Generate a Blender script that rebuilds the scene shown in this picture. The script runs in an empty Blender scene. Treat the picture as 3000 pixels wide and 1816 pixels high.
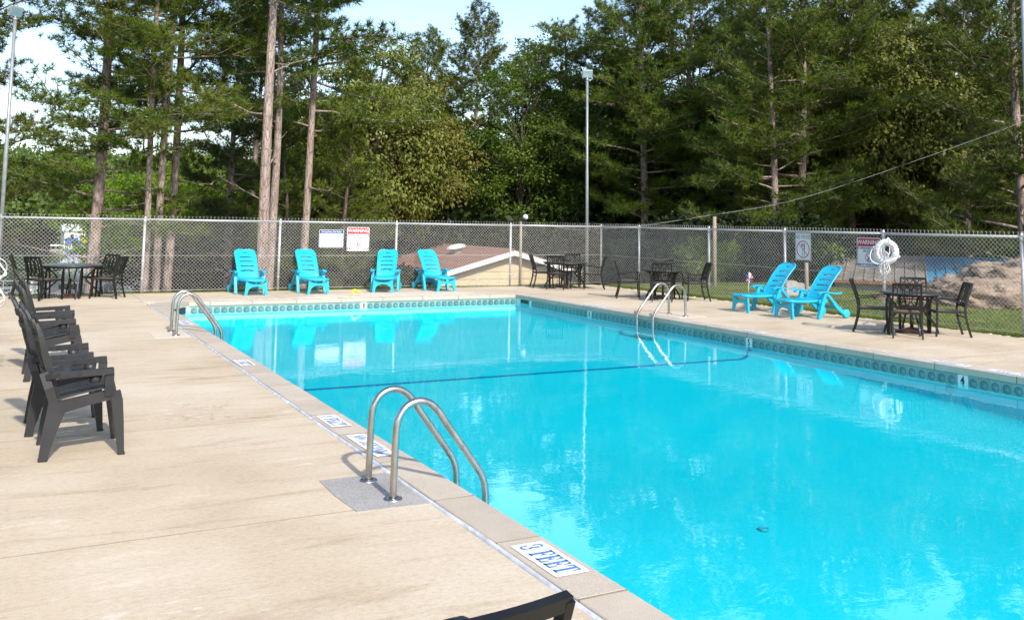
import bpy, math, random
import numpy as np
from mathutils import Vector, Matrix

# ------------------------------------------------------------------ camera, sky, sun, exposure
scene = bpy.context.scene
COL = scene.collection
cam_data = bpy.data.cameras.new('camera')
cam_data.sensor_width = 36.0
cam_data.sensor_fit = 'HORIZONTAL'
cam_data.lens = 32.469
cam_data.shift_y = -0.16933
cam_data.clip_start = 0.05
cam_data.clip_end = 3000.0
camera = bpy.data.objects.new('camera', cam_data)
COL.objects.link(camera)
CAM = Vector((0.0, 0.0, 1.8))
RIGHT = Vector((0.88107648, -0.47263212, 0.01797542))
DOWN = Vector((0.05896969, 0.07206341, -0.99565528))
FWD = Vector((0.4692833, 0.87830845, 0.09136435))
m3 = Matrix((RIGHT, -DOWN, -FWD)).transposed()
camera.matrix_world = Matrix.Translation(CAM) @ m3.to_4x4()
scene.camera = camera

SUN_EL = math.radians(38.0)
SHADOW = Vector((0.02, 1.0)).normalized()          # direction shadows fall on the ground
world = bpy.data.worlds.new('World')
scene.world = world
world.use_nodes = True
wn = world.node_tree
wn.nodes.clear()
sky = wn.nodes.new('ShaderNodeTexSky')
sky.sky_type = 'NISHITA'
sky.sun_disc = False
sky.sun_elevation = SUN_EL
sky.sun_rotation = math.atan2(-SHADOW.x, -SHADOW.y)
sky.air_density = 1.0
sky.dust_density = 1.3
sky.ozone_density = 1.0
bg = wn.nodes.new('ShaderNodeBackground')
bg.inputs['Strength'].default_value = 0.15
wo = wn.nodes.new('ShaderNodeOutputWorld')
wn.links.new(sky.outputs[0], bg.inputs['Color'])
wn.links.new(bg.outputs[0], wo.inputs['Surface'])

sun_data = bpy.data.lights.new('sun', 'SUN')
sun_data.energy = 2.8
sun_data.angle = math.radians(1.6)
sun_data.color = (1.0, 0.945, 0.86)
sun = bpy.data.objects.new('sun', sun_data)
COL.objects.link(sun)
ray = Vector((SHADOW.x * math.cos(SUN_EL), SHADOW.y * math.cos(SUN_EL), -math.sin(SUN_EL)))
sun.rotation_euler = ray.to_track_quat('-Z', 'Y').to_euler()
sun.location = (0, 0, 30)

vs = scene.view_settings
vs.view_transform = 'Standard'
vs.look = 'None'
vs.gamma = 1.0
vs.use_curve_mapping = False
vs.exposure = 0.95
scene.cycles.max_bounces = 5
scene.cycles.diffuse_bounces = 3
scene.cycles.glossy_bounces = 3
scene.cycles.transparent_max_bounces = 16
scene.cycles.caustics_reflective = False
scene.cycles.caustics_refractive = False

# ------------------------------------------------------------------ helpers
rng = np.random.default_rng(7)

def tag(o, label=None, cat=None, group=None, kind=None):
    if label: o['label'] = label
    if cat: o['category'] = cat
    if group: o['group'] = group
    if kind: o['kind'] = kind
    return o

def empty(name, loc=(0, 0, 0), rz=0.0, label=None, cat=None, group=None, kind=None):
    o = bpy.data.objects.new(name, None)
    o.empty_display_size = 0.1
    COL.objects.link(o)
    o.location = loc
    o.rotation_euler = (0, 0, rz)
    return tag(o, label, cat, group, kind)

def link(name, mesh, parent=None, loc=None, rot=None):
    o = bpy.data.objects.new(name, mesh)
    COL.objects.link(o)
    if parent is not None: o.parent = parent
    if loc is not None: o.location = loc
    if rot is not None: o.rotation_euler = rot
    return o

def copy_tree(o, parent=None):
    c = o.copy()
    COL.objects.link(c)
    c.parent = parent
    for ch in list(o.children):
        copy_tree(ch, c)
    return c

def fastmesh(name, verts, faces, mat=None, smooth=False):
    verts = np.ascontiguousarray(verts, dtype=np.float32)
    faces = np.ascontiguousarray(faces, dtype=np.int32)
    k = faces.shape[1]
    me = bpy.data.meshes.new(name)
    me.vertices.add(len(verts))
    me.vertices.foreach_set('co', verts.ravel())
    me.loops.add(faces.size)
    me.loops.foreach_set('vertex_index', faces.ravel())
    me.polygons.add(len(faces))
    me.polygons.foreach_set('loop_start', np.arange(0, faces.size, k, dtype=np.int32))
    me.polygons.foreach_set('loop_total', np.full(len(faces), k, dtype=np.int32))
    if smooth: me.polygons.foreach_set('use_smooth', np.ones(len(faces), dtype=bool))
    me.update(calc_edges=True)
    if mat: me.materials.append(mat)
    return me

class MB:
    """collects shapes for ONE mesh object"""
    def __init__(self):
        self.v = []; self.f = []; self.sm = []
    def add(self, verts, faces, smooth=False):
        b = len(self.v)
        self.v.extend([tuple(map(float, p)) for p in verts])
        for f in faces:
            self.f.append(tuple(i + b for i in f)); self.sm.append(smooth)
        return self
    def box(self, x0, x1, y0, y1, z0, z1, c=0.0, M=None):
        if c <= 0:
            vs_ = [(x0,y0,z0),(x1,y0,z0),(x1,y1,z0),(x0,y1,z0),(x0,y0,z1),(x1,y0,z1),(x1,y1,z1),(x0,y1,z1)]
            fs = [(3,2,1,0),(4,5,6,7),(0,1,5,4),(1,2,6,5),(2,3,7,6),(3,0,4,7)]
        else:
            vs_ = []; idx = {}
            for sx in (0,1):
                for sy in (0,1):
                    for sz in (0,1):
                        X = (x0,x1)[sx]; Y = (y0,y1)[sy]; Z = (z0,z1)[sz]
                        dx = c if sx == 0 else -c; dy = c if sy == 0 else -c; dz = c if sz == 0 else -c
                        for ax, p in enumerate(((X,Y+dy,Z+dz),(X+dx,Y,Z+dz),(X+dx,Y+dy,Z))):
                            idx[(sx,sy,sz,ax)] = len(vs_); vs_.append(p)
            fs = []
            for ax in range(3):
                o1, o2 = [(1,2),(2,0),(0,1)][ax]
                for s in (0,1):
                    q = []
                    for a, b in ((0,0),(1,0),(1,1),(0,1)):
                        k = [0,0,0]; k[ax] = s; k[o1] = a; k[o2] = b
                        q.append(idx[(k[0],k[1],k[2],ax)])
                    fs.append(tuple(q) if s else tuple(q[::-1]))
            for ax in range(3):
                o1, o2 = [(1,2),(2,0),(0,1)][ax]
                for a in (0,1):
                    for b in (0,1):
                        k0 = [0,0,0]; k1 = [0,0,0]
                        k0[ax] = 0; k1[ax] = 1
                        k0[o1] = k1[o1] = a; k0[o2] = k1[o2] = b
                        q = (idx[(*k0,o1)], idx[(*k1,o1)], idx[(*k1,o2)], idx[(*k0,o2)])
                        fs.append(q if (a ^ b) else q[::-1])
            for sx in (0,1):
                for sy in (0,1):
                    for sz in (0,1):
                        t = tuple(idx[(sx,sy,sz,a)] for a in range(3))
                        fs.append(t if (sx+sy+sz) % 2 else t[::-1])
        if M is not None: vs_ = [M @ Vector(p) for p in vs_]
        return self.add(vs_, fs)
    def tube(self, pts, r, n=8, closed=False, cap=True, smooth=True, flat=None):
        pts = [Vector(p) for p in pts]; m = len(pts)
        rs = r if isinstance(r, (list, tuple)) else [r]*m
        vs_ = []; prev = None
        for i, p in enumerate(pts):
            if closed: t = pts[(i+1) % m] - pts[i-1]
            else: t = pts[min(i+1, m-1)] - pts[max(i-1, 0)]
            if t.length < 1e-9: t = Vector((0,0,1))
            t.normalize()
            if prev is None:
                ref = Vector((0,0,1)) if abs(t.z) < 0.9 else Vector((1,0,0))
                a = t.cross(ref).normalized()
            else:
                a = prev - t * prev.dot(t)
                a = a.normalized() if a.length > 1e-6 else t.orthogonal().normalized()
            prev = a; b = t.cross(a)
            for k in range(n):
                an = 2*math.pi*(k+0.5)/n
                ca, sa = math.cos(an), math.sin(an)
                if flat: vs_.append(p + a*ca*flat[0] + b*sa*flat[1])
                else: vs_.append(p + (a*ca + b*sa)*rs[i])
        fs = []
        for i in range(m if closed else m-1):
            j = (i+1) % m
            for k in range(n):
                l = (k+1) % n
                fs.append((i*n+k, i*n+l, j*n+l, j*n+k))
        self.add(vs_, fs, smooth)
        if cap and not closed:
            b0 = len(self.v) - m*n
            self.f.append(tuple(b0 + k for k in range(n))[::-1]); self.sm.append(False)
            self.f.append(tuple(b0 + (m-1)*n + k for k in range(n))); self.sm.append(False)
        return self
    def bar(self, p0, p1, w, h, up=(0,0,1)):
        """rectangular bar; w across, h along up"""
        p0 = Vector(p0); p1 = Vector(p1); t = (p1-p0).normalized(); u = Vector(up)
        s = t.cross(u)
        if s.length < 1e-5: s = t.orthogonal()
        s.normalize(); u = s.cross(t)
        vs_ = []
        for p in (p0, p1):
            for a, b in ((-1,-1),(1,-1),(1,1),(-1,1)):
                vs_.append(p + s*a*w/2 + u*b*h/2)
        return self.add(vs_, [(3,2,1,0),(4,5,6,7),(0,1,5,4),(1,2,6,5),(2,3,7,6),(3,0,4,7)])
    def sweep(self, pts, w, h, side):
        """rectangular section along a curve, w along the fixed side vector, h across it"""
        pts = [Vector(p) for p in pts]; s = Vector(side).normalized(); vs_ = []; m = len(pts)
        ws = w if isinstance(w, (list, tuple)) else [w]*m
        hs = h if isinstance(h, (list, tuple)) else [h]*m
        for i, p in enumerate(pts):
            t = (pts[min(i+1,m-1)] - pts[max(i-1,0)]).normalized(); u = s.cross(t).normalized()
            for a, b in ((-1,-1),(1,-1),(1,1),(-1,1)):
                vs_.append(p + s*a*ws[i]/2 + u*b*hs[i]/2)
        fs = [(0,1,2,3),(4*m-1,4*m-2,4*m-3,4*m-4)]
        for i in range(m-1):
            for k in range(4):
                l = (k+1) % 4
                fs.append((i*4+l, i*4+k, i*4+4+k, i*4+4+l))
        return self.add(vs_, fs)
    def prism(self, poly, M, d):
        """polygon (list of 2-d points) in the local xy plane, extruded 0..d along local z, placed by M"""
        n = len(poly)
        vs_ = [M @ Vector((p[0],p[1],0)) for p in poly] + [M @ Vector((p[0],p[1],d)) for p in poly]
        fs = [tuple(range(n))[::-1], tuple(range(n, 2*n))]
        for i in range(n):
            j = (i+1) % n
            fs.append((i, j, n+j, n+i))
        return self.add(vs_, fs)
    def poly(self, pts):
        return self.add(pts, [tuple(range(len(pts)))])
    def lathe(self, prof, n=24, M=None, smooth=True):
        vs_ = []
        for r_, z_ in prof:
            for k in range(n):
                a = 2*math.pi*k/n; p = Vector((r_*math.cos(a), r_*math.sin(a), z_))
                vs_.append(M @ p if M is not None else p)
        fs = []
        for i in range(len(prof)-1):
            for k in range(n):
                l = (k+1) % n
                fs.append((i*n+k, i*n+l, (i+1)*n+l, (i+1)*n+k))
        return self.add(vs_, fs, smooth)
    def thick_grid(self, P, mask, th, smooth=True):
        """P[i][j] points of a sheet, mask[i][j] cells kept, made th thick along its normals"""
        P = np.array(P, dtype=float); n, m = P.shape[:2]
        du = np.gradient(P, axis=0); dv = np.gradient(P, axis=1)
        N = np.cross(du, dv); N /= np.linalg.norm(N, axis=2, keepdims=True) + 1e-12
        A = P + N*th/2; B = P - N*th/2
        vs_ = list(map(tuple, A.reshape(-1,3))) + list(map(tuple, B.reshape(-1,3)))
        off = n*m; fs = []; side = []
        K = lambda i, j: 0 <= i < n-1 and 0 <= j < m-1 and mask[i][j]
        for i in range(n-1):
            for j in range(m-1):
                if not K(i,j): continue
                a, b, c, d = i*m+j, (i+1)*m+j, (i+1)*m+j+1, i*m+j+1
                fs.append((a,b,c,d)); fs.append((d+off,c+off,b+off,a+off))
                if not K(i,j-1): side.append((b,a,a+off,b+off))
                if not K(i+1,j): side.append((c,b,b+off,c+off))
                if not K(i,j+1): side.append((d,c,c+off,d+off))
                if not K(i-1,j): side.append((a,d,d+off,a+off))
        self.add(vs_, fs, smooth)
        b0 = len(self.v) - 2*off
        for s in side:
            self.f.append(tuple(i+b0 for i in s)); self.sm.append(False)
        return self
    def mesh(self, name, mat=None):
        me = bpy.data.meshes.new(name)
        me.from_pydata(self.v, [], self.f)
        me.polygons.foreach_set('use_smooth', np.array(self.sm, dtype=bool))
        me.update()
        if mat: me.materials.append(mat)
        return me
    def build(self, name, mat, parent=None, loc=None, rot=None):
        return link(name, self.mesh(name, mat), parent, loc, rot)

def text_mesh(name, s, size, mat, bold=0.0, xs=1.0, align='CENTER', spacing=1.0):
    cu = bpy.data.curves.new('lettering', 'FONT')
    cu.body = s; cu.size = size; cu.align_x = align; cu.align_y = 'CENTER'
    cu.offset = bold; cu.resolution_u = 3; cu.space_character = spacing
    cu.fill_mode = 'BOTH'
    o = bpy.data.objects.new('lettering', cu); COL.objects.link(o)
    dg = bpy.context.evaluated_depsgraph_get()
    me = bpy.data.meshes.new_from_object(o.evaluated_get(dg))
    me.name = name
    bpy.data.objects.remove(o); bpy.data.curves.remove(cu)
    if xs != 1.0:
        for v in me.vertices: v.co.x *= xs
    me.materials.clear(); me.materials.append(mat)
    return me

# ------------------------------------------------------------------ materials
def nodes_of(name):
    m = bpy.data.materials.new(name); m.use_nodes = True
    nt = m.node_tree; nt.nodes.clear()
    out = nt.nodes.new('ShaderNodeOutputMaterial')
    b = nt.nodes.new('ShaderNodeBsdfPrincipled')
    nt.links.new(b.outputs[0], out.inputs['Surface'])
    return m, nt, b, out

def noise(nt, scale, detail=4.0, rough=0.55, vec=None, stretch=None, dist=0.0):
    n = nt.nodes.new('ShaderNodeTexNoise')
    n.inputs['Scale'].default_value = scale
    n.inputs['Detail'].default_value = detail
    n.inputs['Roughness'].default_value = rough
    n.inputs['Distortion'].default_value = dist
    if vec is None:
        tc = nt.nodes.new('ShaderNodeTexCoord'); vec = tc.outputs['Object']
    if stretch is not None:
        mp = nt.nodes.new('ShaderNodeMapping'); mp.inputs['Scale'].default_value = stretch
        nt.links.new(vec, mp.inputs['Vector']); vec = mp.outputs[0]
    nt.links.new(vec, n.inputs['Vector'])
    return n.outputs['Fac']

def ramp(nt, fac, stops):
    r = nt.nodes.new('ShaderNodeValToRGB')
    e = r.color_ramp.elements
    while len(e) < len(stops): e.new(0.5)
    for i, (p, c) in enumerate(stops):
        e[i].position = p
        e[i].color = (*c, 1) if len(c) == 3 else c
    nt.links.new(fac, r.inputs['Fac'])
    return r.outputs['Color']

def mixc(nt, fac, a, b, mode='MIX'):
    x = nt.nodes.new('ShaderNodeMix'); x.data_type = 'RGBA'; x.blend_type = mode
    for sock, val in ((x.inputs[0], fac), (x.inputs[6], a), (x.inputs[7], b)):
        if hasattr(val, 'is_linked'): nt.links.new(val, sock)
        elif isinstance(val, (int, float)): sock.default_value = val
        else: sock.default_value = (*val, 1)
    return x.outputs[2]

def math_(nt, op, a, b=None, c=None):
    x = nt.nodes.new('ShaderNodeMath'); x.operation = op
    for i, v in enumerate((a, b, c)):
        if v is None: continue
        if hasattr(v, 'is_linked'): nt.links.new(v, x.inputs[i])
        else: x.inputs[i].default_value = v
    return x.outputs[0]

def bump(nt, b, h, strength=0.3, dist=0.01):
    n = nt.nodes.new('ShaderNodeBump')
    n.inputs['Strength'].default_value = strength
    n.inputs['Distance'].default_value = dist
    nt.links.new(h, n.inputs['Height'])
    nt.links.new(n.outputs[0], b.inputs['Normal'])
    return n

def mk(name, col, rough=0.5, metal=0.0, var=0.12, scale=6.0, bmp=0.0, bscale=60.0, stretch=None, rnd=0.0, spec=0.5, bdist=0.004):
    m, nt, b, out = nodes_of(name)
    c = np.array(col)
    lo = tuple(np.clip(c*(1-var), 0, 1)); hi = tuple(np.clip(c*(1+var), 0, 1))
    f = noise(nt, scale, stretch=stretch)
    colr = ramp(nt, f, [(0.3, lo), (0.7, hi)])
    if rnd > 0:
        oi = nt.nodes.new('ShaderNodeObjectInfo')
        v = math_(nt, 'MULTIPLY_ADD', oi.outputs['Random'], 2*rnd, 1-rnd)
        h = nt.nodes.new('ShaderNodeHueSaturation')
        nt.links.new(v, h.inputs['Value']); nt.links.new(colr, h.inputs['Color']); colr = h.outputs[0]
    nt.links.new(colr, b.inputs['Base Color'])
    rv = math_(nt, 'MULTIPLY_ADD', f, 0.16, rough-0.08)
    nt.links.new(rv, b.inputs['Roughness'])
    b.inputs['Metallic'].default_value = metal
    b.inputs['Specular IOR Level'].default_value = spec
    if bmp > 0:
        bump(nt, b, noise(nt, bscale, 5, stretch=stretch), bmp, bdist)
    return m

M = {}
# concrete deck: beige, broom-swept across, with pale efflorescence and tan stains
def deck_mat():
    m, nt, b, out = nodes_of('deck_concrete')
    a = noise(nt, 0.55, 5, 0.6)
    base = ramp(nt, a, [(0.30, (0.45, 0.362, 0.25)), (0.5, (0.54, 0.450, 0.332)), (0.72, (0.60, 0.522, 0.412))])
    st = noise(nt, 1.0, 6, 0.62, stretch=(0.8, 4.0, 1.0), dist=0.3)
    stain = ramp(nt, st, [(0.30, (0.80, 0.735, 0.66)), (0.45, (1, 1, 1)), (0.58, (1.0, 0.99, 0.97)), (0.70, (1.10, 1.12, 1.14))])
    c = mixc(nt, 1.0, base, stain, 'MULTIPLY')
    fl = noise(nt, 7.0, 7, 0.7, stretch=(0.7, 2.2, 1.0))
    flm = ramp(nt, fl, [(0.56, (0, 0, 0)), (0.67, (1, 1, 1))])
    big = ramp(nt, noise(nt, 0.42, 3, 0.5, stretch=(1.0, 1.5, 1)), [(0.50, (0, 0, 0)), (0.62, (1, 1, 1))])
    pm = math_(nt, 'MULTIPLY', flm, big)
    c = mixc(nt, math_(nt, 'MULTIPLY', pm, 0.75), c, (0.72, 0.68, 0.63))
    tan = ramp(nt, noise(nt, 1.6, 5, 0.65, stretch=(0.6, 2.4, 1)), [(0.58, (0, 0, 0)), (0.72, (1, 1, 1))])
    c = mixc(nt, math_(nt, 'MULTIPLY', tan, 0.5), c, (0.47, 0.355, 0.265))
    vo = nt.nodes.new('ShaderNodeTexVoronoi'); vo.feature = 'DISTANCE_TO_EDGE'; vo.inputs['Scale'].default_value = 0.42
    tcw = nt.nodes.new('ShaderNodeTexCoord'); wv = nt.nodes.new('ShaderNodeVectorMath'); wv.operation = 'ADD'
    nw = nt.nodes.new('ShaderNodeTexNoise'); nw.inputs['Scale'].default_value = 2.2; nw.inputs['Detail'].default_value = 6
    nt.links.new(tcw.outputs['Object'], nw.inputs['Vector'])
    nt.links.new(tcw.outputs['Object'], wv.inputs[0]); nt.links.new(nw.outputs['Color'], wv.inputs[1]); nt.links.new(wv.outputs[0], vo.inputs['Vector'])
    ck = ramp(nt, vo.outputs['Distance'], [(0.0, (1, 1, 1)), (0.0035, (0, 0, 0))])
    c = mixc(nt, math_(nt, 'MULTIPLY', ck, math_(nt, 'MULTIPLY', big, 0.5)), c, (0.25, 0.19, 0.14))
    sp = ramp(nt, noise(nt, 160.0, 2, 0.5), [(0.36, (0.72, 0.70, 0.68)), (0.5, (1, 1, 1))])
    c = mixc(nt, 0.6, c, sp, 'MULTIPLY')
    gr = ramp(nt, noise(nt, 34.0, 4, 0.7, stretch=(.7, 1.5, 1)), [(0.34, (0.86, 0.84, 0.82)), (0.5, (1, 1, 1)), (0.66, (1.08, 1.08, 1.07))])
    c = mixc(nt, 0.9, c, gr, 'MULTIPLY')
    nt.links.new(c, b.inputs['Base Color'])
    b.inputs['Roughness'].default_value = 0.86
    b.inputs['Specular IOR Level'].default_value = 0.25
    h = math_(nt, 'ADD', noise(nt, 28.0, 6, 0.65, stretch=(0.5, 2.0, 1)), math_(nt, 'MULTIPLY', noise(nt, 170.0, 2), 0.5))
    bump(nt, b, h, 0.38, 0.007)
    return m
M['deck'] = deck_mat()

def stone_mat(name, c0, c1, sp=0.7, spscale=190.0, bmp=0.3, rnd=0.06):
    m, nt, b, out = nodes_of(name)
    f = noise(nt, 2.2, 6, 0.65)
    c = ramp(nt, f, [(0.3, c0), (0.7, c1)])
    s = ramp(nt, noise(nt, spscale, 2, 0.5), [(0.34, (0.62, 0.60, 0.58)), (0.5, (1, 1, 1)), (0.68, (1.14, 1.13, 1.12))])
    c = mixc(nt, sp, c, s, 'MULTIPLY')
    oi = nt.nodes.new('ShaderNodeObjectInfo')
    h = nt.nodes.new('ShaderNodeHueSaturation')
    nt.links.new(math_(nt, 'MULTIPLY_ADD', oi.outputs['Random'], 2*rnd, 1-rnd), h.inputs['Value'])
    nt.links.new(c, h.inputs['Color'])
    nt.links.new(h.outputs[0], b.inputs['Base Color'])
    b.inputs['Roughness'].default_value = 0.85
    b.inputs['Specular IOR Level'].default_value = 0.25
    bump(nt, b, math_(nt, 'ADD', noise(nt, spscale*0.7, 3), noise(nt, 20, 4)), bmp, 0.003)
    return m
M['coping'] = stone_mat('coping_concrete', (0.415, 0.355, 0.285), (0.50, 0.435, 0.355))
M['patch'] = stone_mat('grey_patch_concrete', (0.30, 0.285, 0.27), (0.40, 0.385, 0.365), 0.8, 120.0, 0.4)
M['old_patch'] = stone_mat('worn_patch_concrete', (0.53, 0.45, 0.36), (0.62, 0.535, 0.44), 0.7, 120.0, 0.3)
M['slab_side'] = mk('dark_joint_earth', (0.10, 0.085, 0.07), 0.95)
M['joint'] = mk('joint_filler', (0.27, 0.215, 0.155), 0.95, var=.25, scale=3)

def paint_mat(name, col, wear=(0.5, 0.42, 0.34), t=0.64, rough=0.6):
    m, nt, b, out = nodes_of(name)
    f = noise(nt, 26.0, 6, 0.7)
    w = ramp(nt, f, [(t, (0, 0, 0)), (t+0.05, (1, 1, 1))])
    c = mixc(nt, w, ramp(nt, noise(nt, 8.0), [(0.3, tuple(np.array(col)*0.9)), (0.7, col)]), wear)
    nt.links.new(c, b.inputs['Base Color'])
    b.inputs['Roughness'].default_value = rough
    return m
M['white_paint'] = paint_mat('white_stencil_paint', (0.80, 0.79, 0.77), t=0.72)
M['blue_paint'] = paint_mat('blue_stencil_paint', (0.055, 0.20, 0.52), wear=(0.7, 0.7, 0.72), t=0.62)
M['faded_blue_paint'] = paint_mat('faded_blue_stencil_paint', (0.11, 0.22, 0.46), wear=(0.72, 0.72, 0.72), t=0.53)
M['sealant'] = mk('pool_joint_sealant', (0.55, 0.56, 0.60), 0.5, var=0.3, scale=9, bmp=0.5, bscale=30)

def pool_mat():
    m, nt, b, out = nodes_of('pool_plaster')
    f = noise(nt, 0.5, 4, 0.6)
    c = ramp(nt, f, [(0.3, (0.003, 0.595, 0.715)), (0.7, (0.005, 0.64, 0.755))])
    nt.links.new(c, b.inputs['Base Color'])
    b.inputs['Roughness'].default_value = 0.8
    b.inputs['Specular IOR Level'].default_value = 0.1
    return m
M['pool'] = pool_mat()
M['pool_line'] = mk('pool_line_paint', (0.0, 0.17, 0.48), 0.7, spec=0.1)
M['drain'] = mk('drain_plastic', (0.005, 0.42, 0.50), 0.7)

def water_mat():
    m = bpy.data.materials.new('pool_water'); m.use_nodes = True
    nt = m.node_tree; nt.nodes.clear()
    out = nt.nodes.new('ShaderNodeOutputMaterial')
    tr = nt.nodes.new('ShaderNodeBsdfTransparent'); tr.inputs[0].default_value = (0.62, 0.985, 0.995, 1)
    gl = nt.nodes.new('ShaderNodeBsdfGlossy'); gl.inputs['Roughness'].default_value = 0.0
    gl.inputs['Color'].default_value = (1, 1, 1, 1)
    tc = nt.nodes.new('ShaderNodeTexCoord')
    n1 = noise(nt, 2.2, 4, 0.55, vec=tc.outputs['Object'], stretch=(0.8, 1.25, 1), dist=0.5)
    n2 = noise(nt, 0.5, 2, 0.5, vec=tc.outputs['Object'])
    h = math_(nt, 'ADD', math_(nt, 'ADD', math_(nt, 'MULTIPLY', n1, 0.5), math_(nt, 'MULTIPLY', n2, 1.2)), math_(nt, 'MULTIPLY', noise(nt, 6.5, 3, 0.6, vec=tc.outputs['Object']), 0.10))
    bp = nt.nodes.new('ShaderNodeBump'); bp.inputs['Strength'].default_value = 0.2; bp.inputs['Distance'].default_value = 0.02
    nt.links.new(h, bp.inputs['Height'])
    nt.links.new(bp.outputs[0], gl.inputs['Normal'])
    fr = nt.nodes.new('ShaderNodeFresnel')            # same reflectance from either side: the light is not bent here
    geo = nt.nodes.new('ShaderNodeNewGeometry')
    nt.links.new(math_(nt, 'MULTIPLY_ADD', geo.outputs['Backfacing'], 1/1.33-1.33, 1.33), fr.inputs['IOR'])
    k = math_(nt, 'MINIMUM', math_(nt, 'MULTIPLY', fr.outputs[0], 2.0), 0.40)
    mx = nt.nodes.new('ShaderNodeMixShader')
    nt.links.new(k, mx.inputs[0]); nt.links.new(tr.outputs[0], mx.inputs[1]); nt.links.new(gl.outputs[0], mx.inputs[2])
    nt.links.new(mx.outputs[0], out.inputs['Surface'])
    return m
M['water'] = water_mat()

def tile_mat():
    """glazed pool tile with a nautilus swirl, drawn in the tile's own coordinates (x across, z up, 0.15 wide)"""
    m, nt, b, out = nodes_of('waterline_tile_glaze')
    tc = nt.nodes.new('ShaderNodeTexCoord')
    sp = nt.nodes.new('ShaderNodeSeparateXYZ'); nt.links.new(tc.outputs['Object'], sp.inputs[0])
    x = math_(nt, 'ADD', sp.outputs[0], 0.006); z = math_(nt, 'ADD', sp.outputs[2], 0.012)
    r = math_(nt, 'SQRT', math_(nt, 'ADD', math_(nt, 'MULTIPLY', x, x), math_(nt, 'MULTIPLY', z, z)))
    an = math_(nt, 'ARCTAN2', z, x)
    spiral = math_(nt, 'SINE', math_(nt, 'ADD', math_(nt, 'MULTIPLY', r, 190.0), an))
    s = ramp(nt, spiral, [(0.45, (0, 0, 0)), (0.55, (1, 1, 1))])
    disc = ramp(nt, r, [(0.056, (1, 1, 1)), (0.060, (0, 0, 0))])
    fan = ramp(nt, math_(nt, 'SINE', math_(nt, 'MULTIPLY', an, 13.0)), [(0.3, (0, 0, 0)), (0.7, (1, 1, 1))])
    base = mixc(nt, noise(nt, 30.0), (0.15, 0.26, 0.24), (0.22, 0.335, 0.305))
    dark = mixc(nt, s, (0.045, 0.125, 0.145), (0.115, 0.22, 0.225))
    dark = mixc(nt, math_(nt, 'MULTIPLY', fan, 0.25), dark, (0.035, 0.11, 0.15))
    xi = math_(nt, 'SUBTRACT', x, .014); zi = math_(nt, 'ADD', z, .012)
    ri = math_(nt, 'SQRT', math_(nt, 'ADD', math_(nt, 'MULTIPLY', xi, xi), math_(nt, 'MULTIPLY', zi, zi)))
    inner = ramp(nt, ri, [(0.026, (.75, .75, .75)), (0.031, (0, 0, 0))])
    dark = mixc(nt, inner, dark, base)
    c = mixc(nt, disc, base, dark)
    oi = nt.nodes.new('ShaderNodeObjectInfo'); hs = nt.nodes.new('ShaderNodeHueSaturation')
    nt.links.new(math_(nt, 'MULTIPLY_ADD', oi.outputs['Random'], .24, .88), hs.inputs['Value']); nt.links.new(c, hs.inputs['Color']); c = hs.outputs[0]
    nt.links.new(c, b.inputs['Base Color'])
    b.inputs['Roughness'].default_value = 0.22
    bump(nt, b, math_(nt, 'MULTIPLY', spiral, disc), 0.3, 0.001)
    return m
M['tile'] = tile_mat()
M['tile_dark'] = None
M['grout'] = mk('tile_grout', (0.62, 0.66, 0.62), 0.8)
M['marker'] = mk('depth_marker_tile', (0.70, 0.72, 0.70), 0.25, var=0.04)
M['black'] = mk('black_print', (0.02, 0.022, 0.025), 0.5)
M['hole'] = mk('skimmer_throat', (0.02, 0.035, 0.04), 0.7)

def steel_mat():
    m, nt, b, out = nodes_of('stainless_steel')
    f = noise(nt, 9.0, 6, 0.7, stretch=(1, 1, 0.35))
    c = ramp(nt, f, [(0.30, (0.30, 0.275, 0.245)), (0.55, (0.46, 0.44, 0.41)), (0.8, (0.56, 0.55, 0.54))])
    nt.links.new(c, b.inputs['Base Color'])
    b.inputs['Metallic'].default_value = 1.0
    nt.links.new(math_(nt, 'MULTIPLY_ADD', f, 0.22, 0.17), b.inputs['Roughness'])
    return m
M['steel'] = steel_mat()

def galv_mat(name, c0, c1, rough=0.45, metal=0.55, rust=0.0):
    m, nt, b, out = nodes_of(name)
    f = noise(nt, 14.0, 5, 0.6)
    c = ramp(nt, f, [(0.3, c0), (0.7, c1)])
    if rust > 0:
        rm = ramp(nt, noise(nt, 4.0, 7, 0.75), [(0.62, (0, 0, 0)), (0.70, (1, 1, 1))])
        c = mixc(nt, math_(nt, 'MULTIPLY', rm, rust), c, (0.22, 0.11, 0.06))
    nt.links.new(c, b.inputs['Base Color'])
    b.inputs['Metallic'].default_value = metal
    b.inputs['Roughness'].default_value = rough
    return m
M['galv'] = galv_mat('galvanised_pipe', (0.42, 0.42, 0.42), (0.55, 0.55, 0.545), 0.42, 0.35, 0.7)
M['wire'] = galv_mat('galvanised_wire', (0.66, 0.64, 0.61), (0.80, 0.78, 0.74), 0.45, 0.2)
M['pole'] = galv_mat('pole_metal', (0.20, 0.215, 0.225), (0.30, 0.315, 0.325), 0.45, 0.3)
M['lamp_body'] = mk('floodlight_body', (0.30, 0.32, 0.32), 0.45, 0.2)
M['lamp_glass'] = mk('floodlight_glass', (0.22, 0.33, 0.36), 0.08, 0.0, spec=0.8)

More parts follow.
